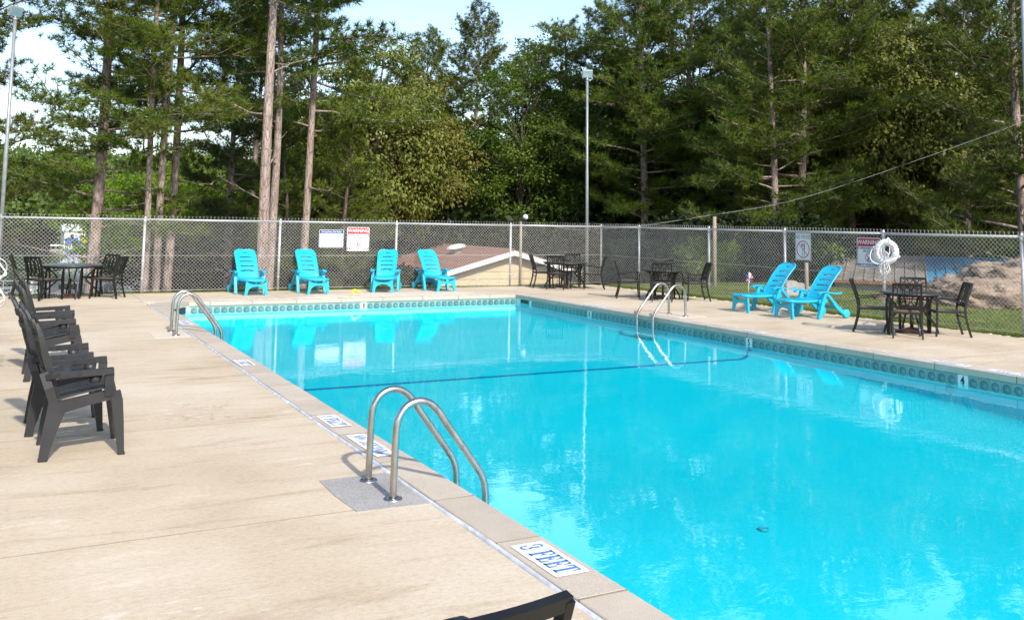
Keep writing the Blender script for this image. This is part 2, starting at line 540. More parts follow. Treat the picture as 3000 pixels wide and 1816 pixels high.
M['lounger'] = mk('turquoise_plastic', (0.012, 0.39, 0.58), 0.33, var=0.10, scale=2.2, bmp=0.06, bscale=120, spec=0.5, rnd=0.05)
M['grey_plastic'] = mk('grey_plastic', (0.026, 0.026, 0.0285), 0.42, var=0.14, scale=5, bmp=0.12, bscale=220, rnd=0.06, spec=0.35)  # grey darkened to stand in for the shade over the chairs
M['iron'] = mk('black_painted_metal', (0.008, 0.007, 0.0065), 0.42, var=0.25, scale=8, spec=0.35)
M['wicker'] = mk('brown_sling_seat', (0.15, 0.105, 0.085), 0.6, var=0.2, scale=40, stretch=(1, 8, 1), bmp=0.4, bscale=90)
M['table_top'] = mk('dark_table_top', (0.035, 0.036, 0.038), 0.32, var=0.3, scale=10, stretch=(1, 7, 1), bmp=0.2, bscale=40)
M['bronze'] = mk('bronze_base', (0.045, 0.026, 0.018), 0.5, var=0.4, scale=12, bmp=0.3, bscale=40)
M['yellow'] = mk('yellow_painted_pipe', (0.72, 0.56, 0.03), 0.4, var=0.15)
M['sign_white'] = mk('sign_white', (0.60, 0.63, 0.64), 0.35, var=0.04)
M['sign_red'] = mk('sign_red', (0.60, 0.018, 0.02), 0.35, var=0.06)
M['sign_shaded_red'] = mk('sign_shaded_red', (0.34, 0.012, 0.022), 0.35, var=0.06)  # sign red with the shade on the right fence put into the colour
M['sign_navy'] = mk('sign_navy', (0.012, 0.045, 0.16), 0.35, var=0.06)
M['sign_ink'] = mk('sign_ink', (0.03, 0.04, 0.06), 0.4)
M['sign_grey_ink'] = mk('sign_grey_ink', (0.45, 0.46, 0.48), 0.4)
M['ring_white'] = mk('ring_white', (0.80, 0.80, 0.80), 0.4, var=0.05, scale=8)
M['rope'] = mk('white_rope', (0.78, 0.77, 0.76), 0.7, var=0.08, scale=60, bmp=0.4, bscale=200)
M['ring_red'] = mk('ring_red_letter', (0.42, 0.05, 0.06), 0.5)
# ------------------------------------------------------------------ ground, lake
def ss(a, b, x):
    t = np.clip((np.asarray(x, float)-a)/(b-a), 0, 1)
    return t*t*(3-2*t)

def ground_z(x, y):
    x = np.asarray(x, float); y = np.asarray(y, float)
    far = np.interp(y, [23.3, 24.2, 27, 33, 45, 70, 100, 112, 205, 216, 320, 520, 1500], [0, -0.12, -0.9, -2.3, -2.9, -3.9, -5.0, -7.0, -7.0, -4.4, 10.0, 22.0, 26.0])
    right = -2.2*ss(21.5, 29.0, x)
    z = np.where(y > 45, far, np.minimum(far, 0) + right*(1-ss(24, 36, y)))
    z = z + 0.05*np.sin(x*0.9+1)*np.sin(y*0.7) * ss(24, 28, np.maximum(y, x+8))
    return z - 0.03

GX = sorted(set([-900,-400,-200,-120,-80,-50,-35,-25,-18,-13,-9,-6,-4,-2,-1,-0.45,-0.32,-0.25] + list(np.arange(0.5,14.9,1.6)) + [14.8,14.9,15.1] + list(np.arange(15.6,32,0.8)) + [34,37,41,46,52,60,75,100,150,250,500,900]))
GY = sorted(set([-900,-300,-100,-50,-30,-20,-14,-10,-8,-6.3,-6.1,-6.0] + list(np.arange(-4,22,1.6)) + [22.7,22.8,22.95,23.3,23.8] + list(np.arange(24.4,46,0.9)) + [48,52,57,63,70,78,86,94,100,106,112,130,160,205,210,216,230,250,280,320,380,450,520,700,1000,1500]))
gx, gy = np.meshgrid(GX, GY, indexing='ij')
gz = ground_z(gx, gy)
inside = (gx > -0.30) & (gx < 14.95) & (gy > -6.15) & (gy < 22.82)
gz = np.where(inside, -1.6, gz)
n_, m_ = gx.shape
idx = np.arange(n_*m_).reshape(n_, m_)
quads = np.stack([idx[:-1,:-1], idx[1:,:-1], idx[1:,1:], idx[:-1,1:]], -1).reshape(-1, 4)
def ground_mat():
    m, nt, b, out = nodes_of('ground_cover')
    tc = nt.nodes.new('ShaderNodeTexCoord')
    sp = nt.nodes.new('ShaderNodeSeparateXYZ'); nt.links.new(tc.outputs['Object'], sp.inputs[0])
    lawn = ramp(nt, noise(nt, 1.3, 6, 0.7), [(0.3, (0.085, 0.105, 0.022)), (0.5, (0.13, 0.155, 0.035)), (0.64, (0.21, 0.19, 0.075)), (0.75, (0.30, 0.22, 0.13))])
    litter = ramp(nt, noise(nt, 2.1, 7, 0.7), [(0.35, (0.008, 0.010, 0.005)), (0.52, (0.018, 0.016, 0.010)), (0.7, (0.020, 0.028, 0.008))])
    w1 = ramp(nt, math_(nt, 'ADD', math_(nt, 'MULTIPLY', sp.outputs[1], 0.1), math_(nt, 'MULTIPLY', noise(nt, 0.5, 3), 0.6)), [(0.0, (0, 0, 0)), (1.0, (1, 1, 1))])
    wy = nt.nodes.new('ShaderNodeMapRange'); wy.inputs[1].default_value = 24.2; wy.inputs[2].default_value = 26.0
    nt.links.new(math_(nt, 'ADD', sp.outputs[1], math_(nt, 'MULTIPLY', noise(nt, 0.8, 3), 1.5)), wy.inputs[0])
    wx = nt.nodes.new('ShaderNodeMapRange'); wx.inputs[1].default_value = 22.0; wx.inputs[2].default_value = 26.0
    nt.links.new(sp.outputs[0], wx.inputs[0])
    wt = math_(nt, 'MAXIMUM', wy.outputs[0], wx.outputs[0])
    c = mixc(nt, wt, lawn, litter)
    nt.links.new(c, b.inputs['Base Color'])
    b.inputs['Roughness'].default_value = 0.95
    b.inputs['Specular IOR Level'].default_value = 0.1
    bump(nt, b, noise(nt, 14, 6, 0.7), 0.8, 0.04)
    return m
M['ground'] = ground_mat()
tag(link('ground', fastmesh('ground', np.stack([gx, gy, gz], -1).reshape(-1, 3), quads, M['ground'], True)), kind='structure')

def lake_mat():
    m, nt, b, out = nodes_of('lake_water')
    b.inputs['Base Color'].default_value = (0.05, 0.07, 0.06, 1)
    b.inputs['Roughness'].default_value = 0.06
    bump(nt, b, noise(nt, 1.2, 4, stretch=(0.4, 1.6, 1)), 0.25, 0.03)
    return m
M['lake'] = lake_mat()
tag(MB().poly([(-300, 96, -5.0), (160, 96, -5.0), (160, 240, -5.0), (-300, 240, -5.0)]).build('lake', M['lake']), kind='structure')

# ------------------------------------------------------------------ the pool
WL, WR, WF, Y0 = 2.80, 11.05, 20.30, -3.0           # wall faces: left, right, far end, near end
WATER_Z = -0.182
def xl(y): return WL if y < 19.6 else WL + (y-19.6)*(3.31-WL)/(WF-19.6)
def floor_z(y): return float(np.interp(y, [-3, 3, 6, 10, 12, 14, 21], [-0.95, -0.85, -0.70, -0.50, -0.43, -0.44, -0.52]))
ys = [-3.0,-2.97,-2.9,-2.8] + list(np.arange(-1.5, 19.5, 0.75)) + [11.98, 12.10, 19.6, 19.8, 19.95, 20.08, 20.16, 20.22, 20.26, 20.28, 20.30]
ys = sorted(set(ys))
ts = [0, .02, .06, .12, .2] + list(np.linspace(.3, .7, 6)) + [.8, .88, .94, .98, 1.0]
def column(y):
    a = xl(y); xs = []
    for k, t in enumerate((0, .015, .05, .11, .2)): xs.append(a+t)
    for t in np.linspace(.12, .88, 8): xs.append(a + (WR-a)*t)
    for t in (.2, .11, .05, .015, 0): xs.append(WR-t)
    return xs
def cove(d):
    d = max(d, 0.0)
    return 0.0 if d >= .2 else .2*(1-math.sqrt(max(0, 1-(1-d/.2)**2)))
def basin_z(x, y):
    d = min(x-xl(y) if y < 19.6 else (x-xl(y))*.8, WR-x, WF-y, y-Y0)
    return floor_z(y) + cove(d)
mb = MB(); V = []
for y in ys:
    for x in column(y): V.append((x, y, basin_z(x, y)))
nc = len(column(0)); F = []
for i in range(len(ys)-1):
    for j in range(nc-1):
        F.append((i*nc+j, i*nc+j+1, (i+1)*nc+j+1, (i+1)*nc+j))
mb.add(V, F, True)
ZT = -0.26
def wallstrip(pts):
    for (p, q) in zip(pts[:-1], pts[1:]):
        mb.add([p, q, (q[0], q[1], ZT), (p[0], p[1], ZT)], [(0, 1, 2, 3)], True)
wallstrip([(WR, y, basin_z(WR, y)) for y in ys])
wallstrip([(xl(y), y, basin_z(xl(y), y)) for y in ys])
wallstrip([(x, WF, basin_z(x, WF)) for x in column(WF)])
wallstrip([(x, Y0, basin_z(x, Y0)) for x in column(Y0)])
basin = tag(mb.build('pool_basin', M['pool']), kind='structure')
# upper wall band behind the tiles
mb = MB()
mb.box(WR, WR+0.2, Y0, WF+0.2, ZT, -0.07); mb.box(WL-0.2, WL, Y0, 19.6, ZT, -0.07)
mb.box(3.31, WR, WF, WF+0.2, ZT, -0.07); mb.box(WL, WR, Y0-0.2, Y0, ZT, -0.07)
mb.add([(WL,19.6,ZT),(3.31,WF,ZT),(3.31,WF,-.07),(WL,19.6,-.07)], [(0,1,2,3)])
mb.build('tile_backing', M['grout'], basin)
# blue line where the floor starts to drop
mb = MB(); cols = column(12.04); L = [(xl(12.04), -0.215)] + [(x, basin_z(x, 12.04)) for x in cols] + [(WR, -0.245)]
P = []
for y in (11.985, 12.075):
    r_ = []
    for x, z in L:
        off = 0.006 if WL+.05 < x < WR-.05 else 0.0
        r_.append((min(max(x, WL+.006), WR-.006), y, z+off))
    P.append(r_)
n = len(L); mb.add(P[0]+P[1], [(k, k+1, n+k+1, n+k) for k in range(n-1)], True)
mb.build('floor_line', M['pool_line'], basin)
# floor drains and wall fittings
for (x, y) in ((5.6, 5.95),):
    g = MB(); zf = floor_z(y)+.008
    for k in range(5): g.box(-.05, .05, -.05+k*.022, -.038+k*.022, 0, .01)
    g.lathe([(.062, 0), (.075, 0), (.075, .012), (.062, .012), (.062, 0)], 16)
    g.build('floor_drain', M['drain'], basin, (x, y, zf)).scale = (.6, .6, 1)
for y in (8.25, 14.3):
    g = MB(); Mx = Matrix.Translation((WR-.002, y, -.31)) @ Matrix.Rotation(-math.pi/2, 4, 'Y')
    g.lathe([(.0, .02), (.025, .02), (.03, .012), (.055, .012), (.06, 0)], 16, Mx)
    g.build('return_fitting', M['drain'], basin)
# the water
water_mb = MB(); wy = [y for y in ys]
V = []; F = []
for y in wy: V += [(xl(y)+.001, y, WATER_Z), (WR-.001, y, WATER_Z)]
for i in range(len(wy)-1): F.append((2*i, 2*i+1, 2*i+3, 2*i+2))
water_mb.add(V, F)
tag(water_mb.build('pool_water', M['water']), kind='structure')

# waterline tiles
TS = 0.154
tm = MB().box(-.0735, .0735, -.009, .001, -.0735, .0735, .003).mesh('waterline_tile', M['tile'])
mm = MB().box(-.0735, .0735, -.010, .001, -.0735, .0735, .003).mesh('depth_marker_tile', M['marker'])
digit = {d: text_mesh('numeral', d, .135, M['black'], bold=.004, xs=.85) for d in '854'}
TZ = -0.165
def tile_row(p0, p1, rz, markers=(), skip=()):
    p0 = Vector(p0); p1 = Vector(p1); L_ = (p1-p0).length; n = int(L_/TS); t = (p1-p0)/L_
    for k in range(n):
        s = (k+.5)*TS; c = p0 + t*s
        hit = None
        for ms, d in markers:
            if abs(s-ms) <= TS/2: hit = d
        if any(a < s < b for a, b in skip): continue
        if hit:
            o = link('depth_marker_tile', mm, basin, (c.x, c.y, TZ), (0, 0, rz))
            nmr = link('numeral', digit[hit], o, (0, -.0125, 0), (math.pi/2, 0, 0))
        else:
            link('waterline_tile', tm, basin, (c.x, c.y, TZ), (random.uniform(-.006,.006), 0, rz))
random.seed(3)
tile_row((3.33, WF), (WR, WF), 0, markers=((7.06-3.33, '8'),))
tile_row((WR, 19.52), (WR, 4.0), -math.pi/2, markers=((19.52-16.94, '8'), (19.52-12.04, '5'), (19.52-8.04, '4')))
tile_row((WL, 9.0), (WL, 19.55), math.pi/2)
# skimmer mouths in the far corners
g = MB().box(-.20, .20, -.012, .05, -.10, -.02); g.build('skimmer_mouth', M['hole'], basin, (WR, 19.86, -.08), (0, 0, -math.pi/2))
a_ = math.atan2(WF-19.6, 3.31-WL)
g = MB().box(-.26, .26, -.012, .05, -.13, .0); g.build('skimmer_mouth', M['hole'], basin, ((WL+3.31)/2, (19.6+WF)/2, -.08), (0, 0, a_))

# coping stones
CW, CH = 0.285, 0.082
def stone(x0, x1, y0, y1):
    dz = random.uniform(-.002, .002)
    g = .004
    MB().box(x0+g*(x1-x0 > y1-y0), x1-g*(x1-x0 > y1-y0), y0+g*(y1-y0 > x1-x0), y1-g*(y1-y0 > x1-x0), -CH, .006+dz, .006).build('coping_stone', M['coping'], basin)
LJ = [-3.0,-2.1,-1.15,-.2,.75,1.7,2.9,3.89,4.75,5.62,6.63,7.60,8.44,9.17,10.07,10.97,11.88,12.8,13.75,14.65,15.55,16.5,17.4,18.3,19.0,19.6]
for a, b in zip(LJ[:-1], LJ[1:]): stone(2.485, 2.77, a, b)
for a in LJ[1:]: MB().box(2.486, 2.769, a-.006, a+.006, -CH+.002, .0068).build('joint_filler', M['joint'], basin)
RJ = [-3.0,-1.9,-.9,.1,1.2,2.2,3.3,4.35,5.4,6.35,7.29,8.45,9.46,10.35,11.2,12.07,13.15,14.2,15.2,16.2,17.2,18.2,19.2,20.27]
for a, b in zip(RJ[:-1], RJ[1:]): stone(11.02, 11.305, a, b)
for a in RJ[1:-1]: MB().box(11.021, 11.304, a-.006, a+.006, -CH+.002, .0068).build('joint_filler', M['joint'], basin)
FJ = [3.28,3.72,4.6,5.55,6.56,7.55,8.54,9.46,10.3,11.02]
for a, b in zip(FJ[:-1], FJ[1:]): stone(a, b, 20.27, 20.555)
for a in FJ[1:-1]: MB().box(a-.006, a+.006, 20.269, 20.554, -CH+.002, .0068).build('joint_filler', M['joint'], basin)
stone(11.025, 11.305, 20.275, 20.555)
for a in np.arange(2.77, 10.9, .9168): stone(a, a+.9168, -3.285, -3.0)
MB().prism([(2.77,19.604),(3.276,20.27),(3.276,20.555),(2.98,20.555),(2.72,20.43),(2.54,20.2),(2.485,19.95),(2.485,19.604)], Matrix.Translation((0,0,-CH)), CH+.007).build('coping_stone', M['coping'], basin)
MB().box(10.6, 11.0, 20.31, 20.5, -.5, -.1).build('corner_block', M['grout'], basin)

# joint sealant between coping and deck, slumped and uneven
def ribbon(pts, wfun, z=.009, th=.012):
    mb = MB(); L_ = []; R_ = []
    for i, p in enumerate(pts):
        p = Vector((p[0], p[1], 0)); q = Vector((*pts[min(i+1, len(pts)-1)][:2], 0)) - Vector((*pts[max(i-1, 0)][:2], 0))
        s = Vector((-q.y, q.x, 0)).normalized(); wl, wr = wfun(i)
        L_.append(p + s*wl); R_.append(p - s*wr)
    n = len(pts); V = []
    for a, b in zip(L_, R_):
        V += [(a.x, a.y, -.02), (a.x*.75+b.x*.25, a.y*.75+b.y*.25, z), (a.x*.25+b.x*.75, a.y*.25+b.y*.75, z), (b.x, b.y, -.02)]
    F = []
    for i in range(n-1):
        for k in range(3): F.append((i*4+k, i*4+k+1, i*4+5+k, i*4+4+k))
    mb.add(V, F, True); return mb
rs = np.random.default_rng(11)
yy = np.arange(-3, 19.6, .05); wob = np.interp(yy, yy[::5], rs.uniform(0, 1, len(yy[::5])))
pts = [(2.462+.004*math.sin(y*3), y) for y in yy] + [(2.462,19.7),(2.47,20.0),(2.53,20.22),(2.71,20.45),(2.95,20.57)] + [(x, 20.572) for x in np.arange(3.1, 11.3, .2)]
def wf(i):
    w = wob[i] if i < len(wob) else .4
    return (.010+.018*w*w, .012+.004*w)
seal = ribbon(pts, wf).build('joint_sealant', M['sealant'], basin)
pts = [(11.322+.003*math.sin(y*2), y) for y in np.arange(-3, 20.5, .12)]
ribbon(pts, lambda i: (.012, .012)).build('joint_sealant', M['sealant'], basin)

# ------------------------------------------------------------------ concrete deck in slabs
mb = MB()
for bx in ((-.27,2.45,-6.2,22.88),(11.33,15.02,-6.2,22.88),(2.45,11.33,20.57,22.88),(2.45,11.33,-6.2,-3.3)):
    mb.box(*bx, -.45, -.045)
deck = tag(mb.build('pool_deck', M['slab_side']), kind='structure')
def slab(x0, x1, y0, y1, z=0.0):
    g = .004
    MB().box(x0+g, x1-g, y0+g, y1-g, -.12, z+random.uniform(-.0008, .0008), .001).build('slab', M['deck'], deck)
SJ = [-6.2,-2.9,-.1,2.75,5.66,8.44,10.84,13.45,16.1,18.95,22.88]
for a, b in zip(SJ[:-1], SJ[1:]): slab(-.28, 2.445, a, b)
SX = [2.445,5.4,8.3,11.33]
for a, b in zip(SX[:-1], SX[1:]): slab(a, b, 20.585, 22.88)
for a, b in zip(SX[:-1], SX[1:]): slab(a, b, -6.2, -3.3)
SR = [-6.2,-3,0,2.9,5.8,8.7,11.6,14.5,17.4,20.3,22.88]
for a, b in zip(SR[:-1], SR[1:]): slab(11.338, 15.04, a, b)
for a in SJ[1:-1]: MB().box(-.278, 2.44, a-.0034, a+.0034, -.06, .0016).build('joint_filler', M['joint'], deck)
for a in SR[1:-1]: MB().box(11.34, 15.03, a-.0034, a+.0034, -.06, .0016).build('joint_filler', M['joint'], deck)
for a in SX[:-1]: MB().box(a-.0045, a+.0045, 20.59, 22.87, -.06, .0016).build('joint_filler', M['joint'], deck)
# repaired patches
def patch(name, poly, mat, th=.005):
    MB().prism(poly, Matrix.Translation((0, 0, -.005)), .005+th).build(name, mat, deck)
patch('ladder_patch', [(1.95,6.37),(1.94,6.0),(1.965,5.61),(2.2,5.60),(2.435,5.58),(2.44,6.0),(2.435,6.38),(2.2,6.37)], M['patch'])
patch('ladder_patch', [(1.90,15.32),(1.91,14.55),(2.43,14.54),(2.435,15.5),(2.2,15.45)], M['old_patch'])
patch('ladder_patch', [(11.40,15.3),(11.40,14.35),(12.1,14.4),(12.08,15.25)], M['old_patch'])
patch('deck_patch', [(6.1,20.66),(9.9,20.70),(10.3,21.1),(10.0,21.55),(7.9,21.7),(6.4,21.5),(5.8,21.1)], M['old_patch'], .004)

# ------------------------------------------------------------------ stencilled depth markings on the coping
def ell(cx, cy, rx, ry, a0, a1, t0, tm_, n=14):
    """crescent stroke: outer ellipse arc, thickness swelling in the middle"""
    o = []; i_ = []
    for k in range(n+1):
        s = k/n; a = math.radians(a0+(a1-a0)*s); t = t0+(tm_-t0)*math.sin(math.pi*s)
        o.append((cx+rx*math.cos(a), cy+ry*math.sin(a)))
        i_.append((cx+(rx-t)*math.cos(a), cy+(ry-t*.45)*math.sin(a)))
    return o + i_[::-1]
def R_(x0, y0, x1, y1): return [(x0,y0),(x1,y0),(x1,y1),(x0,y1)]
GLY = {
 'F': (.84, [R_(.12,0,.37,1), R_(0,0,.5,.07), R_(0,.93,.37,1), [(.43,1),(.43,.93),(.62,.93),(.74,.66),(.80,.66),(.80,1)], [(.43,.47),(.52,.47),(.60,.34),(.65,.34),(.65,.68),(.60,.68),(.52,.54),(.43,.54)]]),
 'E': (.90, [R_(.12,0,.37,1), R_(0,0,.37,.07), R_(0,.93,.37,1), [(.43,1),(.43,.93),(.62,.93),(.74,.66),(.80,.66),(.80,1)], [(.43,.47),(.52,.47),(.60,.34),(.65,.34),(.65,.68),(.60,.68),(.52,.54),(.43,.54)], [(.43,0),(.86,0),(.86,.36),(.80,.36),(.66,.07),(.43,.07)]]),
 'T': (.92, [R_(.34,0,.59,1), R_(.20,0,.73,.07), [(0,1),(0,.64),(.06,.64),(.16,.93),(.29,.93),(.29,1)], [(.93,1),(.93,.64),(.87,.64),(.77,.93),(.64,.93),(.64,1)]]),
 '3': (.78, [ell(.36,.74,.33,.26,165,20,.06,.22), ell(.36,.74,.33,.26,10,-75,.16,.2), ell(.36,.28,.38,.28,75,0,.16,.24), ell(.36,.28,.38,.28,-8,-165,.06,.24), R_(.06,.62,.2,.78), R_(.02,.22,.18,.38)]),
 '4': (.86, [R_(.46,0,.69,.24), R_(.46,.31,.69,1), R_(.34,0,.80,.06), R_(.0,.25,.40,.33), R_(.74,.25,.86,.33), [(0,.33),(.42,1),(.42,.86),(.09,.33)]]),
 '5': (.80, [R_(.14,.86,.72,1), R_(.10,.50,.18,1), ell(.36,.32,.38,.33,110,5,.1,.24), ell(.36,.32,.38,.33,-5,-165,.06,.24)]),
 'N': (1.0, [R_(.10,0,.20,.86), R_(0,0,.32,.07), [(0,1),(.26,1),(.88,.02),(.88,0),(.72,0),(.14,.93),(0,.93)], R_(.80,.2,.90,1), R_(.68,.93,1.0,1)]),
 'O': (.98, [ell(.46,.5,.45,.51,100,260,.05,.25), ell(.46,.5,.45,.51,80,-80,.05,.25)]),
 'D': (.98, [R_(.12,0,.36,1), R_(0,0,.36,.07), R_(0,.93,.36,1), ell(.40,.5,.52,.5,82,-82,.07,.25)]),
 'I': (.55, [R_(.12,0,.38,.46), R_(.12,.53,.38,1), R_(0,0,.5,.07), R_(0,.93,.5,1)]),
 'V': (.98, [[(.08,1),(.36,1),(.56,.25),(.46,0)], [(.62,.22),(.80,.93),(.90,.93),(.54,0)], R_(0,.93,.40,1), R_(.66,.93,1.0,1)]),
 'G': (1.02, [ell(.46,.5,.45,.51,100,262,.05,.25), ell(.46,.5,.45,.51,80,28,.05,.12), R_(.62,.04,.84,.42), R_(.52,.38,.96,.45)]),
 ' ': (.42, []),
}
def stencil(words, x0, y0, w, h, xax, ink, parent_label, seed=0):
    """white painted panel with blue stencil letters; centre x0,y0; w along the reading direction; h across; xax = reading direction"""
    r = random.Random(seed)
    X = Vector((*xax, 0)); Yv = Vector((-X.y, X.x, 0))
    panel = MB(); e = []
    c = .025
    ring = []
    for (sx, sy) in ((-1,-1),(1,-1),(1,1),(-1,1)):
        ring.append((sx*w/2, sy*h/2))
    for k in range(4):
        a = Vector(ring[k]); b = Vector(ring[(k+1) % 4]); n = 14
        for i in range(n):
            p = a.lerp(b, (i+ (.12 if i == 0 else 0))/n); e.append((p.x+r.uniform(-.0022,.0022), p.y+r.uniform(-.0022,.0022)))
    O = Vector((x0, y0, 0))
    pts = [O + X*p[0] + Yv*p[1] for p in e]
    panel.poly([(p.x, p.y, .0115) for p in pts])
    pn = tag(panel.build('depth_marking', M['white_paint']), parent_label, 'marking', 'painted depth markings on the coping')
    tot = sum(GLY[ch][0] for ch in words) + .12*(len(words)-1)
    lh = h*.70; sx = w*.86/tot
    cur = -w*.43
    for ch in words:
        gw, polys = GLY[ch]
        if polys:
            mb = MB()
            for pl in polys:
                q = [O + X*(cur+p[0]*sx) + Yv*((p[1]-.5)*lh) for p in pl]
                if len(pl) > 12:
                    n = len(pl)//2
                    for i in range(n-1):
                        s = [q[i], q[i+1], q[-2-i], q[-1-i]]
                        mb.poly([(p.x, p.y, .0145) for p in s])
                else:
                    mb.poly([(p.x, p.y, .0145) for p in q])
            mb.build('letter', ink, pn)
        cur += (gw+.12)*sx
    return pn
dn = (0, -1); up_ = (0, 1)
stencil('3 FEET', 2.625, 4.41, .50, .205, dn, M['blue_paint'], 'crisp white depth marking reading 3 FEET on the near left coping', 1)
stencil('4 FEET', 2.60, 8.135, .50, .18, dn, M['faded_blue_paint'], 'worn white depth marking reading 4 FEET on the left coping', 2)
stencil('NO DIVING', 2.60, 7.17, .76, .165, dn, M['faded_blue_paint'], 'white marking reading NO DIVING behind the near ladder rails', 3)
stencil('5 FEET', 2.595, 11.74, .48, .18, dn, M['faded_blue_paint'], 'faded white depth marking farther along the left coping past 4 FEET', 4)
stencil('4 FEET', 11.17, 8.30, .52, .17, up_, M['faded_blue_paint'], 'white depth marking on the right coping just above the numbered tile nearest viewer', 5)
stencil('NO DIVING', 11.17, 7.35, .80, .17, up_, M['faded_blue_paint'], 'white NO DIVING marking at the near end of the right coping', 6)
stencil('5 FEET', 11.17, 12.05, .52, .17, up_, M['faded_blue_paint'], 'white depth marking on the right coping where the blue line meets the wall', 7)
stencil('NO DIVING', 11.17, 16.9, .80, .17, up_, M['faded_blue_paint'], 'white marking on the right coping beyond the ladder', 8)
stencil('NO DIVING', 2.62, 16.4, .70, .17, dn, M['faded_blue_paint'], 'white marking on the left coping beside the far left ladder', 9)
# ------------------------------------------------------------------ chain-link fences
FH = 1.69
def chain_mesh(p0, p1, z0, z1, d=.085, r=.0025):
    p0 = np.array(p0, float); p1 = np.array(p1, float); L_ = np.linalg.norm(p1-p0); t = (p1-p0)/L_
    half = d/2; ns = int(L_/half); nz = int((z1-z0)/half)
    T = np.array([t[0], t[1], 0]); Z = np.array([0, 0, 1.0]); N = np.cross(T, Z)
    m = np.arange(ns)[:, None]; j = np.arange(nz+1)[None, :]
    s = (m + ((j+m) % 2))*half
    z = z1 - j*half + 0*m
    pts = np.zeros((ns, nz+1, 3))
    pts[..., 0] = p0[0]+t[0]*s; pts[..., 1] = p0[1]+t[1]*s; pts[..., 2] = z
    bow = .012*np.sin(s*2.1)*np.sin((z-z0)*2.2)
    off = ((j+m) % 2 * 2 - 1)*.0022 + bow
    pts += N*off[..., None]
    A = pts[:, :-1].reshape(-1, 3); B = pts[:, 1:].reshape(-1, 3)
    # knuckles: the cut ends standing above the rail
    kt = pts[:, 0][((np.arange(ns)) % 2) == 0]
    k1 = kt + Z*.045 + T*.004; k2 = k1 + Z*.022 + T*.020; k3 = k1 + Z*.022 - T*.020
    A = np.concatenate([A, kt, k1, k1]); B = np.concatenate([B, k1, k2, k3])
    D = B-A; D /= np.linalg.norm(D, axis=1, keepdims=True)
    E_ = np.cross(D, N)
    o = [N*r, (-.5*N+.866*E_)*r, (-.5*N-.866*E_)*r]
    V = np.stack([A+o[0], A+o[1], A+o[2], B+o[0], B+o[1], B+o[2]], 1).reshape(-1, 3)
    b = (np.arange(len(A))*6)[:, None, None]
    f = np.array([[0,1,4,3],[1,2,5,4],[2,0,3,5]])[None]
    return fastmesh('chain_link', V, (b+f).reshape(-1, 4), M['wire'])

def fence(p0, p1, posts, label, nrm):
    """posts: distances along the line; nrm: unit vector towards the pool (the mesh hangs on that side)"""
    p0 = Vector((*p0, 0)); p1 = Vector((*p1, 0)); t = (p1-p0).normalized(); L_ = (p1-p0).length
    f = empty('chain_link_fence', p0, 0, label, 'fence', 'chain link fences round the pool')
    q1 = p1-p0; nv = Vector((*nrm, 0))
    for k, s in enumerate(posts):
        c = t*s
        g = MB().tube([c+Vector((0,0,-.05)), c+Vector((0,0,FH-.06))], .030, 10)
        po = g.build('post', M['galv'], f)
        g = MB().tube([c+Vector((0,0,FH-.08)), c+Vector((0,0,FH+.0))], .036, 10)
        g.tube([c+Vector((0,0,FH+.0)), c+Vector((0,0,FH+.045)), c+Vector((0,0,FH+.075))], [.036,.028,.006], 10)
        g.build('post_cap', M['galv'], po)
        for hz in (.32, .72, 1.12):
            MB().tube([c+Vector((0,0,hz)), c+Vector((0,0,hz+.022))], .0335, 10).build('tie_band', M['wire'], po)
    ends = [0.0]+[s for s in posts if 0.3 < s < L_-.3]+[L_]
    for a, b in zip(ends[:-1], ends[1:]):
        MB().tube([t*a+Vector((0,0,FH)), t*(a+b)/2+Vector((0,0,FH-.006)), t*b+Vector((0,0,FH))], .024, 10).build('top_rail', M['galv'], f)
    MB().tube([nv*.03+Vector((0,0,.05)), q1+nv*.03+Vector((0,0,.05))], .004, 5).build('tension_wire', M['wire'], f)
    MB().tube([nv*.03+Vector((0,0,.86)), q1*.5+nv*.03+Vector((0,0,.85)), q1+nv*.03+Vector((0,0,.86))], .0035, 5).build('tension_wire', M['wire'], f)
    me = chain_mesh((nv*.036)[:2], (q1+nv*.036)[:2], .03, FH+.02)
    tag(link('chain_link_mesh', me, f), kind='stuff')
    return f
FY, FX = 23.05, 15.38
fence((-.27, FY), (15.36, FY), [0, 2.95, 6.10, 9.18, 12.60], 'long chain link fence with galvanised posts behind the four turquoise loungers', (0, -1))
fence((FX, 23.05), (FX, -1.0), [.0, 1.90, 4.85, 7.45, 10.15, 13.05, 16.0, 19.0, 22.0, 23.9], 'chain link fence along the right side in front of the lawn and boulder', (-1, 0))
fence((-.30, 3.5), (-.30, 22.98), [0, 2.6, 5.6, 8.3, 11.3, 14.2, 17.1], 'chain link fence along the left side behind the grey chairs', (1, 0))

